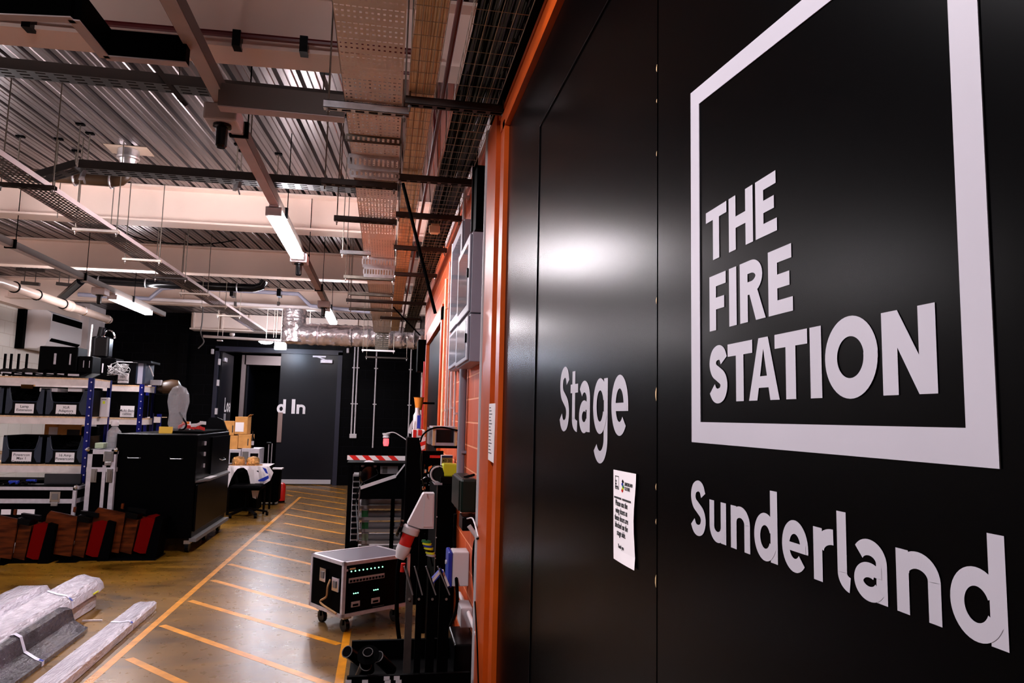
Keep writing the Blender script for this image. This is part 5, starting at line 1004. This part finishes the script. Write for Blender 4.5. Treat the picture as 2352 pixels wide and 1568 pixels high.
# ---- gel tube rack behind
GY = 7.5; gx0, gx1 = onY(797, 1150, GY).x, onY(915, 1150, GY).x
gr = thing('tube_rack', 'open black rack of silver gel tubes on shelves behind the dimmer case', 'rack', (gx0, GY, 0)); ztop = onY(800, 1060, GY).z
for x, y in ((gx0, GY), (gx0, GY+.55), (gx1+.1, GY+.55)): MB().box((x, y, 0), (x+.045, y+.04, ztop)).build('upright', 'blackm', gr)
MB().box((onY(898, 1150, GY).x, GY, 0), (onY(907, 1150, GY).x, GY+.03, 1.0)).build('upright', 'blackm', gr)
for i, py in enumerate((1168, 1195, 1222, 1249, 1276, 1303)):
    z = onY(850, py, GY).z; MB().box((gx0+.05, GY, z), (gx1+.12, GY+.5, z+.030)).build('shelf_lip', 'wht', gr)
    t = thing('gel_tube', 'silver tube lying on the rack shelf, '+['uppermost', 'second down', 'third down', 'fourth down', 'fifth down', 'lowest'][i]+' of the tubes', 'tube', (gx0+.3, GY+.1, z+.03), 'tubes on the black rack')
    MB().cyl((gx0+.13, GY+.06, z+.062), (gx1+.1, GY+.06, z+.062), .030, 14).build('tube', 'whtd', t, True); x = onY(837, py, GY).x
    MB().box((x-.03, GY+.025, z+.032), (x+.035, GY+.10, z+.10)).build('end_collar', ['cgrey', 'green', 'green', 'gt', 'gt', 'cgrey'][i], t); MB().box((x-.035, GY+.02, z+.095), (x+.04, GY+.10, z+.103)).build('collar_rim', 'wht', t)
dw = thing('drawer_unit', 'narrow stack of small black drawers with pale fronts, left of the tubes', 'drawers', (gx0+.08, GY-.3, 0)); DY = GY-.32; 
x0, x1 = onY(808, 1150, DY).x, onY(825, 1150, DY).x; MB().box((x0, DY+.01, .45), (x1, DY+.3, onY(810, 1090, DY).z)).build('carcass', 'whtd', dw)
for i in range(12):
    py = 1094+i*13.4; za, zb_ = onY(810, py+10, DY).z, onY(810, py, DY).z; MB().bbox((x0+.004, DY, za), (x1-.008, DY+.012, zb_), .002).build('drawer_front', 'blackp', dw)
MB().box((x0, DY+.01, 0), (x1, DY+.3, .449)).build('base', 'blackm', dw)
# ---- black bench hood with barrier tape
HY = 6.95; hd = thing('hooded_workbench', 'black hooded workbench with slanted sides above the tube rack', 'workbench', (0, HY, 0)); K_ = lambda px, py: onY(px, py, HY)
MB().prism([K_(*p) for p in ((828, 1121), (909, 1094), (930, 1068), (968, 1068), (968, 1146), (826, 1146))], (0, .02, 0)).build('side_panel', 'blackm', hd); e = [K_(828, 1120), K_(909, 1093), K_(930, 1066)]
MB().bar(e[0], e[1], .012, .03).bar(e[1], e[2], .010, .012).build('pale_edge', 'whtd', hd); a, b = K_(797, 1062), K_(930, 1066)
MB().box((a.x, HY+.02, K_(797, 1068).z), (b.x+.03, HY+.5, a.z)).build('top', 'blackm', hd); MB().box((a.x+.1, HY+.45, K_(797, 1125).z), (b.x, HY+.5, a.z)).build('back', 'blackm', hd); MB().box((a.x+.13, HY+.03, K_(830, 1132).z), (b.x, HY+.44, K_(830, 1128).z)).build('tray_floor', 'whtd', hd)
MB().box((K_(925, 1146).x, HY+.03, 0), (K_(968, 1146).x, HY+.4, K_(925, 1146).z)).build('pedestal', 'blackm', hd)
t_ = thing('barrier_tape', 'red and white striped barrier tape along the workbench edge', 'tape', (a.x, HY, a.z)); n = 9; xs = [a.x+(b.x-a.x)*i/n for i in range(n+1)]; zt_, zb_ = K_(860, 1046).z, K_(860, 1056.5).z
for i in range(n): s = .045; MB().prism([(xs[i]-(s if i else 0), HY-.004, zt_), (xs[i+1]-(s if i < n-1 else 0), HY-.004, zt_), (xs[i+1], HY-.004, zb_), (xs[i], HY-.004, zb_)], (0, .003, 0)).build('stripe', 'cloth' if i % 2 == 0 else 'red', t_)
MB().box((a.x, HY-.0005, zb_), (b.x, HY+.02, zt_)).build('rail', 'blackm', hd)
hp = thing('headphones', 'black headphones with pale band hanging in the workbench hood', 'headphones', K_(850, 1090)); c = K_(846, 1093)+Vector((0, .1, 0)); MB().lathe(c, [(.03, -.03), (.085, -.02), (.095, 0), (.085, .03), (.03, .04)], 18, (.3, -1, 0)).build('ear_cup', 'blackg', hp, True)
MB().tube([c+Vector((.06*math.cos(t)+.0, .02, .075+.05*math.sin(t))) for t in [math.pi*k/8 for k in range(9)]], .014, 8).build('headband', 'wht', hp, True); cb = MB(); cabl(cb, [c, c+Vector((-.08, -.05, -.12)), c+Vector((-.10, -.05, -.25)), c+Vector((-.06, -.3, -.55))], .006); cb.build('lead', 'blackp', hp)
t_, _b = card('paper_tray', 'pale grey box at the back of the workbench hood', 'box', 873, 1070, 914, 1088, HY+.15, .2, 'whtd', None, [(.12, .1, .4, .9, 'cgrey', 'panel')])
# black tall box with orange funnel, bottles, spool tape
TB = 6.6; a, b = onY(930, 1146, TB), onY(966, 1005, TB); kb = thing('tall_black_cabinet', 'tall narrow black cabinet with barrier tape and bottles on top', 'cabinet', (a.x, TB, 0)); MB().bbox((a.x, TB, 0), (b.x+.02, TB+.33, b.z), .006).build('body', 'blackm', kb); zt = b.z
t_, _b = card('tape_box', 'red and white striped box on the tall narrow black cabinet', 'box', 947, 987, 976, 1005, TB+.05, .12, 'cloth', None, [(.05, .0, .3, 1, 'red', 'stripe'), (.45, .3, .75, 1, 'red', 'stripe')])
t_ = thing('hanging_tape', 'strip of red and white tape hanging down the cabinet edge', 'tape', onY(968, 1010, TB-.02)); pts = [(962, 1003), (979, 1000), (978, 1042), (970, 1044), (966, 1020)]
for i in range(5): y0, y1 = 1003+i*9, 1003+(i+1)*9; MB().prism([onY(963+i*1.6, y0+4, TB-.03), onY(978-i*.6, y0, TB-.03), onY(977-i*.6, y1, TB-.03), onY(965+i*1.6, y1+4, TB-.03)], (0, .003, 0)).build('stripe', 'red' if i % 2 else 'cloth', t_)
t_ = thing('spray_bottle', 'white bottle standing on the tall narrow black cabinet', 'bottle', onY(957, 960, TB+.2)); q = onY(957, 985, TB+.2); MB().lathe((q.x, q.y, zt+.0), [(.035, 0), (.035, .20), (.02, .23), (.02, .27)], 12).build('body', 'wht', t_, True); MB().box((q.x+.0, q.y-.036, zt+.08), (q.x+.03, q.y-.03, zt+.2)).build('blue_label', 'bluep', t_)
q = onY(962, 925, TB+.6); t_ = thing('orange_bucket', 'orange tapered cup hung on the wall above the tall cabinet', 'cup', q); MB().lathe(q, [(.030, -.07), (.05, .05), (.055, .055)], 14).build('cup', 'cup', t_, True); MB().box((q.x+.03, q.y+.04, q.z-.01), (WX+.02, q.y+.06, q.z+.01)).build('hook', 'blackm', t_)
t_ = thing('hanging_cloth', 'pale cloth hanging left of the bottles', 'cloth', onY(943, 985, TB+.2)); MB().prism([onY(*p, TB+.15) for p in ((950, 962), (947, 985), (944, 996), (937, 994), (942, 975))], (0, .02, 0)).build('fold', 'whtd', t_)
# beacon lamp
q = onY(887, 1005, 8.2); t_ = thing('beacon_light', 'small red beacon lamp on a curved wire arm', 'lamp', q); MB().lathe(q+Vector((0, 0, -.09)), [(.025, 0), (.032, .03), (.030, .08)], 12).build('red_lens', 'rled', t_, True); MB().lathe(q, [(.038, 0), (.038, .015), (.03, .018), (.045, .04), (.045, .05)], 14).build('cap', 'wht', t_, True)
cb = MB(); cabl(cb, [q+Vector((0, 0, .05)), q+Vector((.08, 0, .06)), q+Vector((.16, 0, .02)), q+Vector((.24, 0, -.03))], .006); cb.build('wire_arm', 'wht', t_); MB().cyl(q+Vector((.24, 0, -.03)), (q.x+.24, q.y, 0), .008, 6).build('stem', 'blackm', t_)
# ---- black distribution cabinet against the wall with 63A inlet
BYc = 4.75; bx0 = onY(1003, 1200, BYc).x; zt = onY(1003, 1114, BYc).z
dc_ = thing('distribution_cabinet', 'black power cabinet standing against the orange wall', 'cabinet', (bx0, BYc, 0)); MB().bbox((bx0, BYc, 0), (WX-.005, BYc+.8, zt), .006).build('body', 'blackm', dc_); MB().box((bx0-.004, BYc+.0, .1), (bx0, BYc+.03, zt)).build('edge_strip', 'traydk', dc_)
for i in range(7): MB().lathe((bx0+.0, BYc-.001, zt-.2-i*.13), [(.004, 0), (.004, .002)], 8, (0, -1, 0)).build('screw', 'wht', dc_)
MB().box((onY(1000, 1070, BYc).x, BYc+.02, zt), (onY(1000, 1070, BYc).x+.05, BYc+.75, zt+.012)).build('ledge', 'alu', dc_)
IY = 4.70; I_ = lambda px, py, dy=0: onY(px, py, IY+dy)
ib = thing('power_inlet', 'white angled power inlet with a large red and white plug', 'plug', I_(970, 1200))
MB().prism([I_(*p) for p in ((974, 1133), (998, 1133), (996, 1214), (966, 1214), (936, 1204), (971, 1136))], (0, .10, 0)).prism([I_(p[0], p[1], -.008) for p in ((977, 1138), (996, 1138), (994, 1210), (972, 1210))], (0, .008, 0)).build('enclosure', 'wht', ib)
c = I_(945, 1212, .05); ax = (I_(926, 1262, .05)-c).normalized(); MB().lathe(c, [(.050, -.01), (.058, .0), (.058, .035), (.050, .04)], 20, ax).build('collar', 'wht', ib, True); pl = MB().lathe(c, [(.042, .04), (.040, .115)], 20, ax).build('plug_body', 'red', ib, True); MB().lathe(c, [(.044, .115), (.046, .15), (.034, .185), (.030, .20)], 16, ax).build('gland', 'wht', ib, True)
cv = MB().lathe(c+Vector((-.075, 0, .0)), [(.004, -.01), (.055, -.008), (.055, .008), (.004, .01)], 18, ax.cross(Vector((0, 1, 0)))).build('hinged_cover', 'blackg', ib, True)
e = c+ax*.20; cb = MB(); cabl(cb, [e, e+Vector((-.008, 0, -.06)), e+Vector((-.01, 0, -.16)), e+Vector((.0, .05, -.4)), e+Vector((.05, .08, -.62)), e+Vector((.14, .1, -.66))], .014, 10); cb.build('cable', 'blackm', ib, True)
rl = onY(925, 1302, 5.0); tag(MB().lathe(rl+Vector((-.0, 0, -.03)), [(.018, 0), (.018, .055)], 12).build('cable_sleeve', 'red', smooth=True), 'red sleeve on the black cable in front of the dimmer case', 'sleeve')
t_ = thing('tape_rolls', 'stack of yellow and coloured tape rolls hanging by the black cabinet', 'tape', I_(983, 1250)); 
for i in range(7): c = I_(979+i*1.8, 1243+i*5.2, .02); MB().lathe(c, [(.026, -.007), (.030, -.006), (.030, .006), (.026, .007)], 14, (.15, 0, 1)).build('roll', ['green', 'yellow', 'bluep', 'yellow', 'blackg', 'yellow', 'whtd'][i], t_, True)
MB().cyl(I_(976, 1225, .02), I_(994, 1300, .02), .006, 6).build('hook_rod', 'blackm', t_)
# items on the cabinet
t_, _b = card('yellow_case', 'bright yellow moulded case on top of the black power cabinet', 'case', 1017, 1066, 1051, 1094, BYc+.05, .12, 'yellow', None, (), .008); _z = _b
t2, _b2 = card('black_box', 'black box under the bright yellow case', 'box', 1011, 1094.5, 1050, 1113, BYc+.03, .2, 'blackp')
q = onY(1006, 1088, BYc+.1); t_ = thing('cable_reel', 'black reel with a white rim beside the yellow case', 'reel', q); MB().lathe(q, [(.02, -.03), (.055, -.03), (.058, -.02), (.04, 0), (.058, .02), (.055, .03), (.02, .03)], 18, (.5, 1, 0)).build('reel', 'blackg', t_, True); MB().tube([q+Vector((math.cos(a)*.05, -.03-.0*a, math.sin(a)*.05)) for a in [k*math.pi/10 for k in range(20)]], .006, 6, closed=True).build('rim', 'wht', t_)
t_ = thing('spares_carton', 'white and blue carton marked 40 30 behind the yellow case', 'box', onY(1027, 1075, BYc+.25)); a, b = onY(1013, 1094, BYc+.25), onY(1040, 1046, BYc+.25); MB().box((a.x, BYc+.25, zt+.001), (b.x, BYc+.33, b.z)).build('body', 'whtd', t_); MB().box((a.x, BYc+.246, b.z-.016), (b.x, BYc+.25, b.z)).build('blue_header', 'bluep', t_); textobj('40 30\n200', .028, ((a.x+b.x)/2, BYc+.246, b.z-.045), ROT_CAM, 'ink', 'printed_text', t_)
# hanging tools beyond
rng = random.Random(11); t_ = thing('tool_cluster', 'jumble of small black and chrome clamps left of the yellow case', 'clamps', onY(985, 1090, 5.6)); t_['kind'] = 'stuff'; 
m1, m2 = MB(), MB()
for k in range(26): p = onY(rng.uniform(972, 1000), rng.uniform(1068, 1122), 5.65); (m1 if k % 3 else m2).obox(p, rng.uniform(.008, .028), rng.uniform(.006, .02), rng.uniform(.006, .02), (1, rng.uniform(-1, 1), rng.uniform(-1, 1)), (rng.uniform(-.4, .4), 1, .1))
for m_, mm in ((m1, 'blackg'), (m2, 'chrome')): o_ = m_.build('clamps', mm, t_); o_['kind'] = 'stuff'
tg = thing('tool_board', 'black board carrying the clamps against the wall', 'board', (.3, 5.75, 0)); MB().box((onY(968, 1100, 5.75).x, 5.75, 0), (WX, 5.80, onY(968, 1035, 5.75).z)).build('board', 'blackm', tg)
MB().box((onY(988, 1048, 5.7).x, 5.74, onY(988, 1052, 5.7).z), (onY(1012, 1048, 5.7).x, 5.75, onY(988, 1046, 5.7).z)).build('red_label', 'rled' if False else 'red', tg)
# rack amplifier on a bracket
AY = 4.6; a, b = onY(993, 1023, AY), onY(1050, 980, AY); am = thing('rack_amplifier', 'silver cased amplifier box on a bracket above the black cabinet', 'amplifier', (a.x, AY, a.z))
MB().box((a.x, AY+.004, a.z), (b.x, AY+.36, b.z)).build('case', 'alu', am); MB().box((a.x+.022, AY, a.z+.02), (b.x-.02, AY+.006, b.z-.02)).build('front_panel', 'blackg', am); MB().box((a.x, AY-.002, a.z), (a.x+.016, AY+.004, b.z)).build('rack_ear', 'brass', am); MB().box((b.x-.014, AY-.002, a.z), (b.x, AY+.004, b.z)).build('rack_ear', 'brass', am)
MB().box((a.x-.018, AY+.05, a.z+.005), (a.x-.001, AY+.3, b.z-.01)).build('side_handle', 'zinc', am); MB().box((a.x+.02, AY+.1, a.z-.02), (WX, AY+.13, a.z-.002)).build('bracket', 'blackm', am)
cb = MB(); cabl(cb, [onY(*p, AY-.02) for p in ((965, 1015), (972, 998), (990, 985), (1015, 981), (1045, 987), (1056, 990))], .006); tag(cb.build('loose_cable', 'blackm', smooth=True), 'black cable arching over the silver amplifier box', 'cable')
cb = MB(); cabl(cb, [onY(*p, AY) for p in ((968, 1035), (966, 1060), (968, 1090), (975, 1128))], .004); tag(cb.build('loose_cable', 'dgreen', smooth=True), 'thin green cable running down to the white power inlet', 'cable')
# green first-aid type case
GYc = 3.78; G_ = lambda px, py: onY(px, py, GYc); a, b = G_(1056, 1178), G_(1095, 1100); gcse = thing('green_case', 'dark green moulded case fixed to the orange wall', 'case', (a.x, GYc, a.z)); MB().bbox((a.x, GYc, a.z), (WX+.018, GYc+.42, b.z), .014).build('body', 'dgreen', gcse); MB().box((a.x-.006, GYc+.02, a.z+.01), (a.x, GYc+.4, b.z-.01)).build('lid_seam', 'dgreen', gcse); q = G_(1085, 1088); MB().bar((a.x+.03, GYc+.1, b.z), (WX, GYc+.02, b.z+.02), .01, .012).build('bracket', 'blackm', gcse)
a, b = G_(1062, 1221), G_(1096, 1188); t_ = thing('black_socket_box', 'black square box below the dark green case', 'box', a); MB().bbox((a.x, GYc+.02, a.z), (WX+.018, GYc+.18, b.z), .006).build('body', 'blackp', t_); MB().cyl(G_(1077, 1207), G_(1098, 1236)+Vector((0, .0, 0)), .012, 10).build('stub_pipe', 'wht', t_, True)
MB().bbox(G_(1096, 1250), G_(1101, 1232)+Vector((0, .06, 0)), .004).build('fitting', 'whtd', t_)
# blue interlocked socket
SYc = 4.05; S_ = lambda px, py, d=0: onY(px, py, SYc+d); so = thing('socket_outlet', 'blue and white industrial socket on the orange wall', 'socket', S_(1045, 1350)); a, b = S_(1038, 1347), S_(1064, 1268); MB().bbox((a.x, SYc, a.z), (WX+.018, SYc+.14, b.z), .006).build('white_body', 'wht', so)
a2 = S_(1027, 1349); MB().bbox((a2.x, SYc-.01, a2.z), (a.x-.001, SYc+.15, S_(1030, 1267).z), .008).build('blue_front', 'bluep', so); cA, cB = S_(988, 1338, -.05), S_(1015, 1308, -.05); MB().bar(cA, cB, .04, .022).build('plug_flap', 'bluep', so); MB().bar(cA+Vector((.002, -.021, .004)), cB+Vector((-.01, -.021, -.004)), .003, .014).build('flap_liner', 'wht', so)
MB().bar(S_(1014, 1310, -.02), S_(1028, 1345, -.02), .03, .022).build('plug', 'wht', so); MB().lathe(S_(1026, 1290, .05), [(.012, 0), (.012, .008)], 10, (-1, 0, 0)).build('rotary_switch', 'wht', so)
# conduits on the orange wall
def wallpipe(name, lab, px, y0px, y1px, r, m='zinc', cat='conduit', off=.012, group=None, grp=None):
    p = onX(px, (y0px+y1px)/2, WX+.02-r-off); z1 = onY(px, y0px, p.y).z; z0 = max(.0, onY(px, y1px, p.y).z); t = thing(name, lab, cat, (p.x, p.y, z0), grp)
    MB().cyl((p.x, p.y, z0), (p.x, p.y, z1), r, 12).build('pipe', m, t, True); zz = z0+.15
    while zz < z1: MB().box((p.x-.001, p.y-r-.014, zz-.008), (WX+.02, p.y+r+.014, zz+.008)).build('saddle', m, t); zz += .85
    return t
wallpipe('steel_conduit', 'galvanised conduit running full height beside the orange door frame', 1106, 300, 1568, .015, 'whtd', grp='conduits on the orange wall')
wallpipe('steel_conduit', 'thick grey conduit dropping from the grey enclosures to the green case', 1061, 842, 1095, .024, 'grey', grp='conduits on the orange wall', off=.004)
for i, (px, r, m, y0, y1) in enumerate(((1049, .008, 'wht', 560, 1000), (1041, .012, 'wht', 560, 985), (1034, .010, 'zinc', 560, 985), (1028, .007, 'wht', 600, 985), (1020, .012, 'tan', 640, 985))): wallpipe('steel_conduit', 'vertical conduit of the cluster beyond the grey enclosures, '+['nearest white', 'thick white', 'grey metal', 'thin white', 'orange brown'][i], px, y0, y1, r, m, grp='conduits on the orange wall')
wallpipe('steel_conduit', 'conduit above the grey enclosures with a white cap', 1090, 330, 533, .016, 'blackp', grp='conduits on the orange wall', off=.02)
wallpipe('steel_conduit', 'pale vertical conduit rising above the far enclosure', 1068, 350, 505, .012, 'wht', grp='conduits on the orange wall', off=.02)
wallpipe('red_pipe', 'red pipe running down the far end of the orange wall', 973, 830, 985, .016, 'red', 'pipe')
wallpipe('white_wall_pipe', 'white pipe beside the red one at the far end', 968, 830, 985, .012, 'wht', 'pipe')
a, b = onX(985, 850, WX), onX(966, 790, WX); t_ = thing('wall_speaker', 'black box fixed high on the wall before the far doorway', 'box', (a.x-.1, 9.0, 2)); q0, q1 = onY(958, 852, 9.0), onY(985, 780, 9.0); MB().bbox((q0.x, 9.0, q0.z), (WX+.02, 9.3, q1.z), .01).build('body', 'blackm', t_)
# grey enclosures
def encl(lab, pxl, pxr, top, bot, Yn, L, split=None, gp='grey wall enclosures'):
    X0 = onY(pxl, 700, Yn).x; z1, z0 = onX(pxr, top, WX).z, onX(pxr, bot, WX).z; z1 = onY(pxr, top, Yn).z; z0 = onY(pxr, bot, Yn).z
    t = thing('wall_enclosure', lab, 'enclosure', (X0, Yn, z0), gp); parts = [(z0, z1)] if split is None else [(z0, onY(pxr, split, Yn).z-.003), (onY(pxr, split, Yn).z+.003, z1)]
    for a, b in parts:
        bd = MB().bbox((X0, Yn, a), (WX+.018, Yn+L, b), .004).build('cabinet_box', 'grey', t); MB().bbox((X0-.012, Yn+.008, a+.008), (X0-.001, Yn+L-.008, b-.008), .004).build('door', 'grey', t)
        MB().box((X0-.014, Yn+.08, a+(b-a)*.12), (X0-.012, Yn+L-.08, b-(b-a)*.12)).build('window', 'smoke', t); MB().bbox((X0-.022, Yn+.03, (a+b)/2-.025), (X0-.012, Yn+.05, (a+b)/2+.025), .003).build('latch', 'blackp', t)
    return t
M['smoke'] = mat('smoked_window', (.30, .30, .37), .1)
encl('large two part grey enclosure nearest the orange door frame', 1081, 1117, 533, 831, 3.66, .62, 720); encl('second grey enclosure just beyond the first, slightly taller', 1061, 1084, 503, 838, 4.34, .7, 740)
# black items above enclosures
t_ = thing('cable_duct', 'black vertical cable duct above the grey enclosures', 'duct', (WX-.03, 3.9, 2.6)); MB().box((WX-.035, 3.75, onY(1095, 533, 3.8).z+.005), (WX+.018, 3.86, 3.0)).build('duct', 'blackm', t_)
# notice on the orange frame
nt2 = thing('frame_notice', 'narrow printed list taped to the orange door frame', 'notice', (WX-.014, 3.3, 1.5)); pp = [onX(*p, WX-.016) for p in ((1123.5, 927), (1137.5, 926), (1133, 1063), (1121, 1055))]; MB().prism(pp, (.002, 0, 0)).build('sheet', 'paper', nt2)
mb = MB()
for i in range(15): z = pp[0].z-.02-i*.014; yl = pp[0].y-.014-.0012*i*.4; mb.box((WX-.0166, yl-.045-.02*((i*7) % 3), z), (WX-.0162, yl, z+.004))
mb.build('printed_text', 'ink', nt2)
# loose cables on the orange wall
def wc(lab, pts, X, r=.006, m='blackm'): mb = MB(); cabl(mb, [onX(px, py, X) for px, py in pts], r); tag(mb.build('loose_cable', m, smooth=True), lab, 'cable')
wc('black cable looping down the orange wall by the conduit', ((1100, 1235), (1090, 1245), (1086, 1300), (1092, 1380), (1096, 1450), (1098, 1500), (1100, 1568)), WX-.012)
wc('thick black cable hanging past the blue socket to the floor', ((1046, 1180), (1044, 1240), (1046, 1300), (1050, 1360), (1048, 1400), (1035, 1435), (1025, 1450)), WX-.05, .010)
wc('white cable curling beside the dark green case', ((1052, 1090), (1052, 1140), (1058, 1175), (1070, 1190), (1085, 1190), (1094, 1215), (1098, 1232)), WX-.03, .004, 'wht')
wc('black cable running along the wall foot', ((1033, 1400), (1040, 1450), (1052, 1500), (1062, 1568)), WX-.01, .006)
t_ = thing('wall_conduit_run', 'white surface conduit running along the orange wall with a grey switch box', 'conduit', onX(1075, 1420, WX)); P_ = [onX(px, py, WX-.005) for px, py in ((1055, 1362), (1074, 1402), (1095, 1455))]; MB().tube(P_, .011, 10).build('pipe', 'wht', t_, True); q = onX(1073, 1408, WX); MB().bbox((WX-.045, q.y-.09, q.z-.05), (WX+.018, q.y+.08, q.z+.05), .006).build('switch_box', 'whtd', t_)
q = onX(1078, 1490, WX); t_ = thing('black_wall_box', 'black box at the foot of the conduit by the door frame', 'box', q); MB().bbox((WX-.09, q.y-.12, q.z-.16), (WX+.018, q.y+.2, q.z+.06), .008).build('body', 'blackp', t_)
coil = MB(); rng = random.Random(6)
for k in range(7): c = onX(1038, 1500, WX-.05)+Vector((rng.uniform(-.03, .0), rng.uniform(-.06, .06), -.05+k*.018)); coil.tube([c+Vector((math.cos(a)*.05, math.sin(a)*.14, math.sin(a*2+k)*.01)) for a in [i*math.pi/10 for i in range(20)]], .008, 6, closed=True)
tag(coil.build('cable_coil', 'blackg', smooth=True), 'coil of black cable heaped against the orange wall', 'cable')
# ---- trolley with boards and tubes
TYc = 3.55; tr = thing('equipment_trolley', 'low black trolley in the bottom foreground holding boards and tubes', 'trolley', (.1, TYc, 0)); zt = onY(950, 1528, TYc).z
x0, x1 = onY(797, 1560, TYc-.1).x, .44
MB().box((x0, TYc-.1, zt-.12), (x1, TYc+.42, zt-.08)).build('deck', 'blackm', tr); MB().box((x0, TYc-.12, zt-.10), (x1, TYc-.1, zt)).build('side_rail', 'blackm', tr); MB().box((x0, TYc+.40, zt-.10), (x1, TYc+.42, zt)).build('side_rail', 'blackm', tr)
for px in (889, 912): q = onY(px, 1524, TYc-.12); MB().box((q.x-.012, TYc-.123, zt-.02), (q.x+.014, TYc-.12, zt-.003)).build('pale_label', 'whtd', tr)
for px in (800, 838, 890, 915): q = onY(px, 1564, TYc-.12); MB().box((q.x-.012, TYc-.123, q.z-.012), (q.x+.014, TYc-.12, q.z+.006)).build('pale_label', 'whtd', tr)
for x in (x0+.05, x1-.05):
    for y in (TYc-.05, TYc+.35): c = MB().box((x-.02, y-.02, .08), (x+.02, y+.02, zt-.12)).build('leg', 'blackm', tr); MB().cyl((x-.015, y, .04), (x+.015, y, .04), .04, 12).build('wheel', 'blackg', c)
names = ('leftmost', 'second from the left', 'third from the left', 'rightmost, nearest the wall')
for i, (pl, pr_, pt) in enumerate(((927, 946, 1300), (951, 968, 1299), (977, 999, 1299), (1004, 1031, 1299))):
    a = onY(pl, pt, TYc+.1); b = onY(pr_, 1364, TYc-.0); zz = zt-.078
    t = thing('steel_board', 'tall dark board standing on edge in the trolley, '+names[i], 'board', (a.x, TYc, zz), 'boards in the trolley'); xa, xb = onY(pl, 1500, TYc).x, onY(pr_, 1500, TYc).x
    MB().prism([(xa, TYc, zz), (xb-.004, TYc, zz), (xb-.004, TYc, onY(pr_, 1362, TYc).z), (xa+.002, TYc, onY(pl, 1302, TYc).z)], (0, .018, 0)).build('panel', 'traydk' if i == 0 else 'blackm', t)
    MB().bar(onY(pl+1, 1300, TYc-.006), onY(pr_+2, 1366, TYc-.006), .008, .006).build('slanted_edge', 'cgrey', t); MB().lathe(onY(pr_-6, 1375, TYc-.004), [(.006, 0), (.006, .008)], 8, (0, -1, 0)).build('bolt', 'zinc', t)
for i, (c_, e_, r, lab) in enumerate((((797, 1496), (832, 1520), .026, 'black lens tube lying leftmost at the trolley front'), ((868, 1508), (905, 1545), .026, 'black lens tube resting right of the round plate'), ((840, 1527), (822, 1568), .027, 'black lens tube pointing up in the middle of the group'), ((845, 1497), (850, 1545), .022, 'black lens tube behind the group with a round plate'))):
    a = onY(*c_, TYc+.02-.02*i); b = onY(*e_, TYc+.12-.02*i); t = thing('lens_tube', lab, 'tube', a, 'black tubes on the trolley'); d = (b-a).normalized()
    mb = MB(); mb.tube([a, a+d*.14], r, 20, caps=False); mb.tube([a+d*.0, a+d*.14], r*.86, 20, caps=True); mb.build('tube', 'blackp', t, True); MB().tube([a+Vector((0, 0, 0))+u_ for u_ in [(d.orthogonal().normalized()*math.cos(q_)+d.cross(d.orthogonal().normalized())*math.sin(q_))*r for q_ in [k*math.pi/10 for k in range(20)]]], .0022, 5, closed=True).build('rim', 'cgrey', t)
    if i == 3: MB().lathe(a+d*.02, [(.001, 0), (.050, 0), (.050, .006), (.001, .006)], 24, d).build('round_plate', 'blackm', t)
